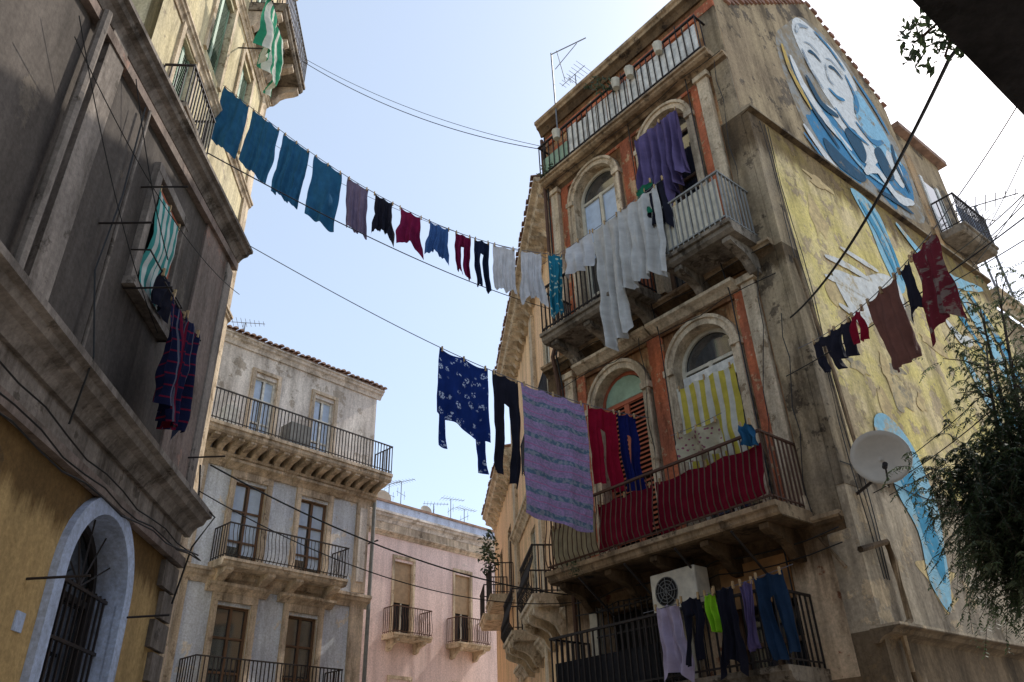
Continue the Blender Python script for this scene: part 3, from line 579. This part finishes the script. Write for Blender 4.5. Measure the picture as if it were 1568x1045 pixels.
# ------------------------------------------------------------ PINK HOUSE
K=Bld('pink_terrace_house',(-5.45,32.55),m_,n3)
wb=[(.3,1.3,7.5,10.5),(3.75,4.7,7.5,10.5),(.3,1.3,3.2,5.8),(3.75,4.7,3.2,5.8)]
K.wall('wall',M['pinkb'],-4,7.6,0,12.2,wb,0,.2,M['cream'])
K.box('core',M['pinkb'],-4,7.6,-7,-.21,0,12.19)
for a in wb: K.door((a[0]+a[1])/2,.95,a[2],a[3],False,'roller' if a[2]>6 else 'glass','shbrown',-.14)
for a in wb[:2]:
    K.slab('balconies',M['cream'],a[0]-.5,a[1]+.5,.8,7.5,.2); K.rail('balcony_rails',M['rust'],a[0]-.45,a[1]+.45,.75,7.5,8.5,.12,.013,.02,.08)
    K.corbel('brackets',M['cream'],a[0]-.2,.15,.7,7.3,.4); K.corbel('brackets',M['cream'],a[1]+.2,.15,.7,7.3,.4)
for a in wb:
    K.box('frames',M['cream'],a[0]-.12,a[0]-.005,0,.04,a[2],a[3]+.12); K.box('frames',M['cream'],a[1]+.005,a[1]+.12,0,.04,a[2],a[3]+.12); K.box('frames',M['cream'],a[0]-.12,a[1]+.12,0,.045,a[3]+.122,a[3]+.25)
K.box('parapet_band',M['midtrim'],-4,7.6,0,.06,11.7,12.1)
course(K,M['midtop'],-4,7.7,12.4,.4,.4); course(K,M['midtrim'],-4,7.7,11.65,.2,.2); K.box('roof',M['bluetrim'],-4,7.6,-6.9,.1,12.41,12.85); K.box('roof_rail',M['tile'],-4,7.6,-.3,.15,12.853,12.95)
K.box('lamp_arm',M['iron'],-1.2,-1.15,0,.7,10.9,10.95)
K.done()
# ------------------------------------------------------------ PEACH HOUSE(S) on right side of street
az=rad(-7.3); pd=(math.sin(az),math.cos(az)); pn=(-math.cos(az),math.sin(az))
E0=Vector((.6,15.5))-Vector(pn)*.55
A_=Bld('peach_balcony_house',E0,pd,pn)
ops=[(1.6,2.6,10.0,12.4),(5.5,6.5,10.0,12.4),(1.6,2.6,5.3,8.2),(5.5,6.5,5.3,8.2)]
A_.wall('wall',M['peach'],-1.6,9.6,0,14.5,ops,0,.22,M['cream']); A_.box('core',M['peach'],-.8,9.6,-6,-.23,0,14.49)
for o in ops:
    A_.door((o[0]+o[1])/2,1.0,o[2],o[3],False,'shutter','frame',-.12)
    if o[2]<6:
        A_.slab('balcony_slabs',M['cream'],o[0]-.6,o[1]+.6,.8,o[2],.25)
        for du in(-.35,.5,1.35): A_.corbel('brackets',M['cream'],o[0]+du,.18,.75,o[2]-.25,.6)
        A_.rail('railings',M['iron'],o[0]-.55,o[1]+.55,.75,o[2],o[2]+1,.12,.012,.02,.1)
    else: A_.rail('railings',M['iron'],o[0]-.1,o[1]+.1,.15,o[2],o[2]+.9,.12,.012,.02)
course(A_,M['cream'],-1.0,9.7,14.85,.6,.5)
for i in range(20): A_.corbel('eave_modillions',M['cream'],-.8+i*.54,.2,.5,14.38,.35)
for z in(9.0,5.0): course(A_,M['cream'],-1.0,9.6,z,.25,.35)
A_.box('pilasters',M['cream'],-1,-.3,0,.1,0,13.9); A_.box('pilasters',M['cream'],9,9.6,0,.1,0,13.9); A_.box('pilasters',M['cream'],3.8,4.3,0,.1,0,13.9)
tiles(A_,-1,9.7,.65,-.4,14.87,15.1)
A_.done()
B2=Bld('low_ochre_house',E0+Vector(pd)*9.7,pd,pn)
B2.wall('wall',M['peach'],0,7.5,0,12.0,[(1.5,2.5,7.5,10),(4.5,5.5,7.5,10)],0,.22,M['cream']); B2.box('core',M['ochre'],0,7.5,-6,-.23,0,11.99)
for o in(2.0,5.0):
    B2.door(o,1.0,7.5,10,False,'shutter','brownwood',-.12); B2.slab('balcony_slabs',M['cream'],o-1,o+1,.8,7.5,.25); B2.rail('railings',M['iron'],o-.95,o+.95,.75,7.5,8.5,.12,.012,.02)
course(B2,M['cream'],-.05,7.6,12.2,.5,.5); tiles(B2,0,7.5,.55,-.4,12.22,12.4)
for i in range(12): B2.corbel('eave_modillions',M['cream'],.3+i*.6,.2,.42,11.72,.3)
B2.done()
# ------------------------------------------------------------ NEAR BALCONY (dark, top right)
E1=Vector((2.11,2.59)); Hn=Bld('near_house_with_balcony',E1+N2*1.1,V,-N2)
Hn.box('slab',M['slabdark'],-4,6,0,1.1,5.07,5.3); Hn.box('slab',M['slabdark'],-4,6,0,1.14,5.303,5.36)
Hn.wall('wall',M['lowwall'],-4,6,0,9,[(-1,0,5.4,7.8),(0,1.1,0,2.3)],0,.2); Hn.box('core',M['lowwall'],-4,6,-4,-.21,0,9)
Hn.door(-.5,1,5.4,7.8,False,'shutter','brownwood',-.12); Hn.door(.55,1.1,0,2.3,False,'shutter','brownwood',-.12)
Hn.rail('railing',M['iron'],-3.95,5.95,.9,5.36,6.3,.12,.011,.02)
Hn.done()
# ------------------------------------------------------------ GARMENTS
pinm=simple('clothes_pegs',(.45,.3,.15),.6)
def garment(name,P,Q,H,kind,mat,folds=2.5,amp=.05,seed=0,slant=0,topf=None):
    rnd=random.Random(seed); P=Vector(P);Q=Vector(Q); ax=Q-P; wid=ax.length; hz=Vector((ax.x,ax.y,0)).normalized(); nn=Vector((hz.y,-hz.x,0))
    nx=36; ny=34; ph=rnd.uniform(0,6.28); vs=[];uvs=[]; k2=rnd.uniform(.6,1.4)
    top=topf or (lambda a:P+ax*a)
    for j in range(ny+1):
        h=j/ny
        for i in range(nx+1):
            a=i/nx; aa=a; hh=h
            if kind=='pants':
                if h>.28:
                    f=(h-.28)/.72
                    if a<=.5: aa=a*(1-.12-.1*f)+.04*f
                    else: aa=1-(1-a)*(1-.12-.1*f)-.04*f
                    aa+= .05*math.sin(ph+3*f)*(1 if a>.5 else -1)*f
                hh=h*(1+(.03 if a>.5 else -.03))
            elif kind=='shirt':
                bodyw=.10; 
                aa=bodyw+(1-2*bodyw)*a
                if h>.55:
                    f=min(1,(h-.55)/.2); edge=max(0,abs(a-.5)-.27)/.23
                    aa+=(1 if a>.5 else -1)*edge*.12*f
                    hh=h+ .16*edge*(h-.55)/.45 - .07*math.cos(math.pi*(a-.5))*(h-.55)/.45
            elif kind=='towel': hh=h*(1+.035*math.sin(2.2*a+ph)+.012*math.sin(9*a+ph))
            elif kind=='tails':
                aa=.5+(a-.5)*(1+.08*h); hh=h*(.93+.13*a)
            elif kind=='sheet': hh=h*(1+.07*math.sin(3*a+ph)+.02*math.sin(11*a)); aa=.5+(a-.5)*(1-.05*h)
            f=h**.55
            disp=amp*(f+.12)*(math.sin(2*math.pi*folds*a+ph+.9*h+1.5*noise.noise(Vector((a*2,h*2,seed))))+.5*math.sin(2*math.pi*folds*2.3*a*k2+ph*2+h*2))+.06*f*math.sin(ph+a*2)
            nz=noise.noise(Vector((aa*wid*3.5,hh*H*2.2,seed*3.1)))*.06+noise.noise(Vector((aa*wid*9,hh*H*6,seed*1.7)))*.02
            p=top(min(1,max(0,aa))) + (hz*(aa-min(1,max(0,aa)))*wid)
            pk=abs(math.sin(math.pi*a*(2 if wid<.9 else 3)))
            p=p+ nn*(disp+nz*f**.5)+Vector((0,0,-hh*H-.045*pk*(1-h)**3))+hz*(slant*h+ .035*math.sin(4*h+ph)*h+.02*noise.noise(Vector((h*4,a*3,seed*2.2))))
            vs.append(p); uvs.append((aa*wid,hh*H))
    fs=[]
    for j in range(ny):
        for i in range(nx):
            a=(i+.5)/nx; h=(j+.5)/ny
            if kind=='pants' and h>.28 and abs(a-.5)<.035: continue
            if kind=='tails' and h>.72 and .2<a<.78: continue
            if kind=='tails' and h>.72 and (a<.06 or a>.93): continue
            q=j*(nx+1)+i; fs.append((q,q+1,q+nx+2,q+nx+1))
    me=bpy.data.meshes.new(name); nc=len(vs); A=Acc(); A.v=[tuple(v) for v in vs]; A.f=list(fs); ncf=len(fs)
    for a in(.08,.92) if wid<.7 else (.05,.5,.95):
        c=top(a); 
        A.add([c+hz*x+nn*y+Vector((0,0,z)) for x in(-.012,.012) for y in(-.015,.015) for z in(-.06,.035)],[(0,1,3,2),(4,6,7,5),(0,4,5,1),(2,3,7,6),(0,2,6,4),(1,5,7,3)])
    me.from_pydata(A.v,[],A.f); me.materials.append(mat); me.materials.append(pinm)
    uvl=me.uv_layers.new(name='UVMap')
    for p in me.polygons:
        if p.index>=ncf: p.material_index=1
        else: p.use_smooth=True
        for li in p.loop_indices:
            vi=me.loops[li].vertex_index; uvl.data[li].uv=uvs[vi] if vi<nc else (0,0)
    o=bpy.data.objects.new(name,me); S.collection.objects.link(o); return o
CL={}
def cl(k,*a,**kw): CL[k]=cloth(k+'_cloth',*a,**kw)
cl('teal',(.022,.10,.20)); cl('greyp',(.15,.12,.19)); cl('black',(.015,.015,.025)); cl('burg',(.16,.010,.05)); cl('blue',(.045,.11,.29)); cl('navy',(.012,.018,.05))
cl('white',(.66,.66,.68),trans=.3); cl('sheet',(.56,.55,.53),trans=.2); cl('tealp',(.02,.18,.27),'dots',(.5,.6,.5),11)
cl('stars',(.010,.03,.16),'stars',(.5,.58,.75),7); cl('blanket',(.38,.25,.44),'blanket',(.10,.16,.23),3.2); cl('red',(.25,.006,.025)); cl('navy2',(.010,.014,.095))
cl('yellow',(.66,.54,.09),'v',(.74,.72,.62),5.0,trans=.3); cl('maroon',(.17,.008,.022)); cl('gcurt',(.06,.30,.27),'v',(.6,.64,.58),6); cl('gawn',(.03,.24,.13),'v',(.6,.6,.52),5)
cl('plaid',(.010,.013,.045),'plaid',(.15,.010,.03),7); cl('bluegrey',(.12,.16,.29)); cl('lilac',(.46,.39,.52)); cl('neon',(.32,.68,.03)); cl('jeans',(.015,.035,.075)); cl('brown',(.13,.06,.05)); cl('green',(.02,.16,.09)); cl('purple',(.13,.10,.22)); cl('cream',(.44,.39,.26)); cl('redbr',(.12,.02,.03),'blotch',(.17,.13,.12),4); cl('floral',(.45,.40,.28),'dots',(.25,.08,.12),14)
def lineobj(name,fn,r=.006,n=30,mat='string'):
    a=Acc(); tube(a,[fn(i/n) for i in range(n+1)],r,5); return mkobj(name,a,M[mat])
def span(A,B,sag,skew=0):
    A=Vector(A);B=Vector(B)
    return lambda t:A+(B-A)*t-Vector((0,0,sag*4*t*(1-t)*(1+skew*(t-.5))))
def hang(fn,s0,s1,name,H,kind,mat,**k):
    f=lambda a:fn(s0+(s1-s0)*a)
    return garment(name,f(0),f(1),H,kind,CL[mat],topf=f,**k)
l1=span((-6.5,12.5,16.2),(1.1,12.72,11.1),.9,.5); lineobj('clothesline',l1,.008)
for i,(a,b,nm,H,kd,mt,sl) in enumerate([(0.005,.09,'blue_towel',1.6,'towel','teal',-.05),(.103,.195,'blue_towel',1.6,'towel','teal',-.06),(.21,.29,'blue_towel',1.65,'towel','teal',-.05),(.308,.39,'blue_towel',1.6,'towel','teal',-.03),
  (.408,.47,'grey_t_shirt',1.3,'towel','greyp',0),(.482,.545,'black_shirt',.95,'shirt','black',0),(.555,.625,'burgundy_shirt',.9,'shirt','burg',.03),(.637,.70,'blue_shirt',.8,'shirt','blue',0),(.713,.755,'burgundy_leggings',1.0,'pants','burg',0),
  (.764,.804,'navy_trousers',1.15,'pants','navy',0),(.814,.872,'white_t_shirt',1.1,'towel','white',0),(.882,.948,'white_t_shirt',1.15,'shirt','white',0),(.958,.995,'patterned_scarf',1.45,'sheet','tealp',0)]):
    hang(l1,a,b,nm,H,kd,mt,seed=i+1,folds=1.5+(i%3)*.6,amp=.05,slant=sl)
l2=span((-3.99,9.5,9.1),(2.43,12.55,7.34),.40,.6); lineobj('clothesline',l2,.007)
for i,(a,b,nm,H,kd,mt) in enumerate([(.44,.557,'star_print_top',1.75,'tails','stars'),(.567,.632,'black_trousers',1.8,'pants','black'),(.64,.805,'striped_blanket',2.18,'towel','blanket'),(.814,.892,'red_trousers',1.4,'pants','red'),(.898,.948,'navy_trousers',1.45,'pants','navy2')]):
    hang(l2,a,b,nm,H,kd,mt,seed=30+i,folds=1.6,amp=.05 if i!=2 else .025)
l3=span((4.3,10.25,7.35),(4.66,5.09,6.9),.35); lineobj('clothesline',l3,.006)
for i,(a,b,nm,H,kd,mt) in enumerate([(.09,.2,'black_socks',.55,'pants','black'),(.21,.3,'black_shorts',.5,'pants','black'),(.31,.37,'maroon_shorts',.45,'pants','maroon'),(.39,.53,'brown_towel',1.05,'towel','brown'),(.54,.6,'black_shirt',.6,'shirt','black'),(.6,.70,'patterned_jumper',1.0,'shirt','redbr')]):
    hang(l3,a,b,nm,H,kd,mt,seed=50+i,folds=1.5,amp=.05)
l4=span(R.P(1.3,1.02,11.1),R.P(4.5,1.02,11.1),.05); lineobj('clothesline',l4,.006)
def uhang(u0,u1,dd,z,nm,H,kd,mt,**k): return garment(nm,R.P(u0,dd,z),R.P(u1,dd,z),H,kd,CL[mt],**k)
uhang(1.4,2.32,1.02,11.08,'white_bed_sheet',1.9,'sheet','sheet',seed=61,folds=3.2,amp=.09)
uhang(2.35,3.05,1.02,11.06,'white_bed_sheet',2.5,'sheet','sheet',seed=62,folds=3.2,amp=.08)
uhang(3.05,3.8,1.02,11.08,'white_pillow_case',.8,'sheet','white',seed=63,folds=1.6,amp=.08)
uhang(1.55,2.25,.3,13.3,'purple_curtain',2.2,'sheet','purple',seed=64,folds=3.0,amp=.13)
uhang(1.1,1.6,.35,13.25,'purple_curtain',1.7,'sheet','purple',seed=74,folds=2.6,amp=.12)
uhang(1.25,1.75,.97,11.2,'black_jacket',1.0,'shirt','black',seed=65,folds=2,amp=.05)
uhang(1.5,1.9,1.0,11.3,'green_cloth',.7,'towel','green',seed=66,folds=1.2)
uhang(1.14,2.3,.12,7.6,'yellow_striped_awning',1.9,'towel','yellow',seed=67,folds=2.5,amp=.03,slant=0)
uhang(.5,2.45,.84,5.82,'maroon_balcony_cover',.8,'towel','maroon',seed=68,folds=5,amp=.02)
uhang(2.5,3.7,.84,5.82,'maroon_balcony_cover',.8,'towel','maroon',seed=69,folds=4,amp=.02)
uhang(3.75,4.85,.84,5.7,'cream_balcony_cover',.7,'towel','cream',seed=70,folds=4,amp=.02)
uhang(.5,.68,1.02,6.1,'blue_cloth',.35,'towel','teal',seed=71,folds=1.5)
uhang(1.3,2.1,.6,6.55,'floral_cloth',.5,'towel','floral',seed=79,folds=1.5)
lineobj('clothesline',span(R.P(1.2,.6,6.6),R.P(2.2,.6,6.58),.02),.005)
lineobj('clothesline',span(R.P(.3,1.05,4.05),R.P(2.8,1.05,3.9),.03),.006)
for i,(a,b,nm,H,kd,mt) in enumerate([(2.12,2.6,'lilac_shirt',.95,'shirt','lilac'),(1.75,2.1,'black_trousers',.85,'pants','black'),(1.54,1.7,'neon_green_vest',.5,'towel','neon'),(1.17,1.54,'black_jacket',.98,'shirt','black'),(.92,1.12,'purple_scarf',.85,'towel','purple'),(.45,.87,'denim_jeans',1.0,'pants','jeans')]):
    uhang(a,b,1.05+.03*(i%2),3.92+.12*(2.6-a)/2.6,nm,H,kd,mt,seed=80+i,folds=1.8,amp=.06)
def lh(s0,s1,dd,z,nm,H,kd,mt,**k): return garment(nm,L.P(s0,dd,z),L.P(s1,dd,z),H,kd,CL[mt],**k)
lh(2.97,2.18,.035,7.92,'green_striped_curtain',1.38,'towel','gcurt',seed=90,folds=2.5,amp=.008)
lh(2.95,2.5,.45,6.42,'plaid_shirt',1.2,'towel','plaid',seed=91,folds=1.8,amp=.07)
lh(2.6,2.1,.5,6.42,'plaid_shirt',1.3,'towel','plaid',seed=92,folds=1.8,amp=.08)
lh(2.3,1.95,.4,6.4,'blue_shirt',1.1,'shirt','bluegrey',seed=93,folds=1.6,amp=.06)
lh(2.8,2.3,.22,6.85,'dark_towel',.4,'towel','black',seed=94,folds=1.6,amp=.03)
def th(s0,s1,dd,z,nm,H,kd,mt,**k): return garment(nm,T.P(s0,dd,z),T.P(s1,dd,z),H,kd,CL[mt],**k)
th(4.2,2.7,1.1,18.0,'green_striped_awning',1.7,'sheet','gawn',seed=95,folds=2,amp=.14)
# ------------------------------------------------------------ CABLES
def cable(A,B,sag,r=.01,nm='overhead_cable',mat='cable'): lineobj(nm,span(A,B,sag),r,24,mat)
cable(T.P(.5,1.0,20.2),R.P(5.0,.2,15.2),.5,.010); cable(T.P(.5,1.0,20.35),R.P(5.0,.2,15.3),.4,.007)
cable(T.P(.5,.1,17.3),R.P(5.1,.2,12.0),.5,.006,mat='string')
cable(L.P(2.5,.3,8.9),A_.P(0,.1,11.6),.25,.009); cable(L.P(.1,.25,5.6),R.P(5.3,.1,4.75),.3,.012); cable(L.P(.2,.2,5.2),R.P(5.2,.1,4.6),.45,.008)
cable((4.3,10.25,7.9),(3.14,3.77,6.0),.22,.015); cable((3.14,3.77,6.0),Hn.P(.2,0,5.6),.05,.015)
cable(R.P(.3,.1,7.0),(5.6,3.5,6.3),.2,.008); cable((5.0,10.7,5.2),(6.5,6.0,6.4),.3,.007)
for v_,z_,ue,ze,r_ in((7.4,12.2,3.2,6.6,.010),(6.4,11.2,3.6,6.9,.009),(8.6,12.4,2.9,7.0,.009),(3.0,9.0,4.2,6.4,.008),(9.3,13.2,2.6,7.4,.008),(4.5,7.6,4.4,6.0,.008)): cable(SF.P(v_,.2,z_),Hn.P(ue,0,ze),.15,r_)
cable(SF.P(2.0,.2,6.0),Hn.P(5.9,.1,7.6),.3,.007); cable(SF.P(1.0,.2,5.2),Hn.P(5.9,.1,6.6),.3,.006)
cable(L.P(4.2,.1,8.3),L.P(2.9,.3,6.9),.1,.006); cable(L.P(5.6,.3,7.2),L.P(.3,.3,8.2),.3,.005); cable(L.P(5.5,.2,7.6),L.P(2.5,.2,6.2),.2,.005)
# ------------------------------------------------------------ ANTENNAS
def antenna(base,h,dr,nm='tv_antenna',sc=1):
    a=Acc(); base=Vector(base); top=base+Vector((0,0,h)); tube(a,[base,top],.02*sc,6); dr=Vector((dr[0],dr[1],0)).normalized(); cr=Vector((dr.y,-dr.x,0))
    tube(a,[top-dr*.5*sc,top+dr*.7*sc],.012*sc,5)
    for i in range(8):
        p=top-dr*.45*sc+dr*(1.1*sc*i/7); l=(.38-.03*i)*sc; tube(a,[p-cr*l,p+cr*l],.008*sc,4)
    t2=base+Vector((0,0,h*.7)); tube(a,[t2-cr*.4*sc,t2+cr*.4*sc],.012*sc,4)
    for i in(-1,0,1): tube(a,[t2+cr*.3*i*sc-Vector((0,0,.2*sc)),t2+cr*.3*i*sc+Vector((0,0,.2*sc))],.008*sc,4)
    mkobj(nm,a,M['alu'])
R.frame(C,U,N1)
a=Acc(); tube(a,[R.P(4.5,.2,15.4),R.P(4.5,.2,18.2)],.02); tube(a,[R.P(4.5,.2,18.15),R.P(3.3,.2,17.6)],.015); tube(a,[R.P(4.3,.2,18.1),R.P(4.1,.2,16.8)],.01); tube(a,[R.P(3.6,.2,17.7),R.P(4.4,.2,17.5)],.01); mkobj('roof_laundry_pole',a,M['alu'])
antenna(R.P(4.2,-.3,16.4),1.1,U,sc=.7); antenna(D.P(5.3,-1.2,15.9),1.3,(1,.2)); 
for r_,h in((.6,1.6),(1.3,1.9),(3.3,1.3),(4.4,1.8),(5.3,1.5)): antenna(K.P(r_,-1.0,12.6),h,(1,.3*r_-.8))
R.frame(C,V,N2)
antenna(R.P(10.5,.3,12.2),3.0,(1,-.5),sc=1.5); antenna(R.P(12.5,-.5,12.2),4.2,(1,.3),sc=1.6); antenna(R.P(11.4,-1.2,12.0),2.8,(1,-.9),sc=1.4)
cb=Bld('rear_terrace_house',C,V,N2); cb.box('wall',M['sideup'],9.6,16,-6,-.1,0,12.0); course(cb,M['cream'],9.6,16,12.2,.3,.3); cb.box('window',M['glass'],11,12,-.1,-.05,8,10); cb.box('frame',M['frame'],10.9,12.1,-.1,-.06,7.9,7.99); cb.box('frame',M['frame'],10.9,12.1,-.1,-.06,10.01,10.1); cb.done()
dish(K.P(-.2,-.5,13.15),(.3,-.9,.3),.45,arm=K.P(-.2,-.5,12.4)); dish(K.P(2.8,-1,13.4),(.5,-.8,.3),.3,arm=K.P(2.8,-1,12.5))
def leafcloud(name,cen,rad3,n,size,cols,seed,stems=None):
    rnd=random.Random(seed); e=empty(name); accs=[Acc() for _ in cols]
    for i in range(n):
        while True:
            p=Vector((rnd.uniform(-1,1),rnd.uniform(-1,1),rnd.uniform(-1,1)))
            if p.length<1: break
        if noise.noise(p*2.3+Vector((seed,0,0)))<-.08: continue
        c=Vector(cen)+Vector((p.x*rad3[0],p.y*rad3[1],p.z*rad3[2]))
        x=Vector((rnd.gauss(0,1),rnd.gauss(0,1),rnd.gauss(0,1))).normalized(); y=x.cross(Vector((rnd.gauss(0,1),rnd.gauss(0,1),rnd.gauss(0,1)))).normalized()
        l=size*rnd.uniform(.6,1.3); accs[rnd.randrange(len(cols))].add([c-x*l,c-y*l*.4,c+x*l,c+y*l*.4],[(0,1,2,3)])
    for a,m in zip(accs,cols): mkobj('leaves',a,m,e,recalc=False)
    if stems:
        a=Acc()
        for s in stems: tube(a,s,.008,4)
        mkobj('stems',a,M['rust'],e)
def leafmat(name,c,tr=.35):
    m,nt,b=newmat(name); v=worldpos(nt)
    f=ramp(nt,noise_node(nt,v,2.2,3,.6),.3,.7,(.5,.55,.5,1),(1.35,1.3,1.2,1)); col=mix(nt,1.0,tuple(c),f,'MULTIPLY')
    nt.links.new(col,b.inputs['Base Color']); b.inputs['Roughness'].default_value=.6
    t=N(nt,'ShaderNodeBsdfTranslucent'); nt.links.new(col,t.inputs['Color']); ms=N(nt,'ShaderNodeMixShader'); ms.inputs[0].default_value=tr
    nt.links.new(b.outputs[0],ms.inputs[1]); nt.links.new(t.outputs[0],ms.inputs[2]); nt.links.new(ms.outputs[0],nt.nodes['Material Output'].inputs['Surface']); return m
lf=[leafmat('leaf_dark',(.035,.055,.03)),leafmat('leaf_mid',(.065,.10,.045)),leafmat('leaf_light',(.12,.15,.085))]
leafcloud('balcony_plant',B2.P(1.6,.8,9.0),(.4,.5,.8),500,.09,lf,3)
pc=Hn.P(1.12,1.3,5.85)
leafcloud('hanging_plant',pc,(.24,.24,.22),520,.034,lf[:2],5,stems=[[Hn.P(1.4,.9,5.4),Hn.P(1.25,1.1,6.1),pc+Vector((dx,dy,dz))] for dx,dy,dz in((0,0,-.2),(.12,0,-.05),(-.12,.05,0),(0,.1,.12))])
R.frame(C,U,N1)
leafcloud('roof_weeds',R.P(4.7,.3,14.2),(.35,.3,.15),220,.05,lf,8)
leafcloud('balcony_potted_plant',R.P(2.7,.6,15.1),(.4,.2,.25),200,.05,lf,9)
leafcloud('ledge_weeds',R.P(4.2,.95,4.85),(.25,.08,.12),90,.035,lf,12)
# ------------------------------------------------------------ PEPPER TREE
def pepper_tree(base,name='pepper_tree'):
    rnd=random.Random(11); e=empty(name); bark=simple('tree_bark',(.07,.055,.04),.9,0,.4,8); base=Vector(base)
    tr=Acc(); fork=base+Vector((-.2,-.2,2.7)); tube(tr,[base,base+Vector((-.02,-.05,1)),base+Vector((-.1,-.15,1.8)),fork],.12,9,.07)
    tips=[]
    ends=[(-.25,.2,4.5),(.3,.2,4.9),(.8,-.3,4.8),(.05,-.5,4.3),(1.3,.4,5.3),(.15,.5,4.9),(1.2,.9,6.6),(1.4,-.2,4.6),(.7,-.1,5.5),(.4,-.5,3.7),(1.0,.2,4.2),(-.25,.1,3.9),(.0,-.2,3.5),(.9,-.2,3.5),(1.0,.7,7.1),(1.5,.6,6.4),(-.15,-.4,4.1),(.75,.5,6.4),(1.1,.2,6.0),(1.3,.6,7.5)]
    accs=[Acc() for _ in range(3)]; tw=Acc()
    for ex in ends:
        E=base+Vector(ex); mid=(fork+E)/2+Vector((rnd.uniform(-.2,.2),rnd.uniform(-.2,.2),.3)); pts=[]
        for i in range(9):
            t=i/8; pts.append(fork*(1-t)**2+mid*2*t*(1-t)+E*t*t)
        tube(tr,pts,.045,6,.010)
        for k in range(10):
            q=pts[rnd.randint(3,8)]; dv=Vector((rnd.uniform(-1,1),rnd.uniform(-1,1),rnd.uniform(0,.8)))*rnd.uniform(.2,.5); tube(tw,[q,q+dv*.5+Vector((0,0,.05)),q+dv],.012,4,.005); tips+=[q+dv,q+dv*.6,q+dv*.3]
    for q in tips:
        high=q.z>base.z+5.1
        dens=3 if high else 7
        for s in range(dens):
            p=q+Vector((rnd.gauss(0,.16),rnd.gauss(0,.16),rnd.gauss(0,.16))); dv=Vector((rnd.uniform(-1,1),rnd.uniform(-1,1),.5))*.035; ln=rnd.uniform(.25,.65) if high else rnd.uniform(.3,1.0); st=.038; n=int(ln/st); ai=accs[min(2,max(0,int((2.3 if high else 1.2)+2.6*noise.noise(p*1.3)+rnd.uniform(-.5,.5))))]
            path=[]
            for i in range(n):
                dv=dv*.95+Vector((0,0,-.0030)); 
                if dv.length>st: dv=dv.normalized()*st
                p=p+dv+Vector((rnd.uniform(-.005,.005),rnd.uniform(-.005,.005),0)); path.append(p.copy())
                for sg in(-1,1):
                    side=Vector((math.cos(s+i*.4),math.sin(s+i*.4),0))*sg; l=rnd.uniform(.045,.085)*(.75 if high else 1); tipv=p+side*l*.8+Vector((0,0,-l*.5)); wv=Vector((-side.y,side.x,.3))*.009
                    ai.add([p,p+(tipv-p)*.5+wv,tipv,p+(tipv-p)*.5-wv],[(0,1,2,3)])
            if len(path)>2: tube(tw,path[::max(1,len(path)//3)],.003,3)
    mkobj('trunk',tr,bark,e,True); mkobj('twigs',tw,bark,e)
    for i,a in enumerate(accs): mkobj('foliage',a,lf[i],e,recalc=False)
pepper_tree((5.25,8.15,0))
# ------------------------------------------------------------ GROUND
def plane(name,x0,x1,y0,y1,z,mat):
    a=Acc(); a.add([(x0,y0,z),(x1,y0,z),(x1,y1,z),(x0,y1,z)],[(0,1,2,3)]); mkobj(name,a,mat,recalc=False)
plane('ground',-400,400,-400,400,0,M['ground']); plane('street',-12,12,-20,60,.004,M['basalt'])
a=Acc()
def pav(poly):
    n=len(poly); a.add([Vector((p[0],p[1],z)) for z in(0.0,.13) for p in poly],[tuple(range(n,2*n))]+[(i,(i+1)%n,n+(i+1)%n,n+i) for i in range(n)])
pav([tuple(C+N1*.02+U*(-.5)),tuple(C+U*5.5+N1*.02),tuple(C+U*5.5+N1*1.2),tuple(C+N1*1.2-U*.5)]); pav([(-4.3,9.7),(-3.3,9.7),(-2.4,-1),(-3.4,-1)])
mkobj('pavement',a,M['basalt'])
# ------------------------------------------------------------ LIGHT, SKY, CAMERA
AZ,EL=rad(50),rad(44)
w=bpy.data.worlds.new('World'); S.world=w; w.use_nodes=True; nt=w.node_tree; bg=nt.nodes['Background']
sk=nt.nodes.new('ShaderNodeTexSky'); sk.sky_type='NISHITA'; sk.sun_disc=False; sk.sun_elevation=EL; sk.sun_rotation=AZ; sk.air_density=1.0; sk.dust_density=1.3; sk.ozone_density=1.3
hz_=mix(nt,1.0,sk.outputs[0],(1,1,1),'ADD')
mx=hz_.node; mx.inputs[7].default_value=(2.45,2.75,3.0,1)   # flat pale haze colour added over the whole sky to lift fill light
nt.links.new(hz_,bg.inputs[0]); bg.inputs[1].default_value=.15
sd=bpy.data.lights.new('sun','SUN'); sd.energy=3.4; sd.angle=rad(.5); sd.color=(1,.94,.85); so=bpy.data.objects.new('sun',sd); S.collection.objects.link(so)
so.rotation_euler=Vector((math.sin(AZ)*math.cos(EL),math.cos(AZ)*math.cos(EL),math.sin(EL))).to_track_quat('Z','Y').to_euler()
cd=bpy.data.cameras.new('camera'); cam=bpy.data.objects.new('camera',cd); S.collection.objects.link(cam); S.camera=cam
cd.sensor_width=36; cd.lens=27.46; cd.clip_end=2000; cd.clip_start=.05
p=rad(30.6); rr=rad(2.1); R0=Vector((1,0,0)); U0=Vector((0,-math.sin(p),math.cos(p))); F=Vector((0,math.cos(p),math.sin(p)))
rt=R0*math.cos(rr)-U0*math.sin(rr); up=R0*math.sin(rr)+U0*math.cos(rr)
mt=Matrix((rt,up,-F)).transposed().to_4x4(); mt.translation=Vector((0,0,1.6)); cam.matrix_world=mt
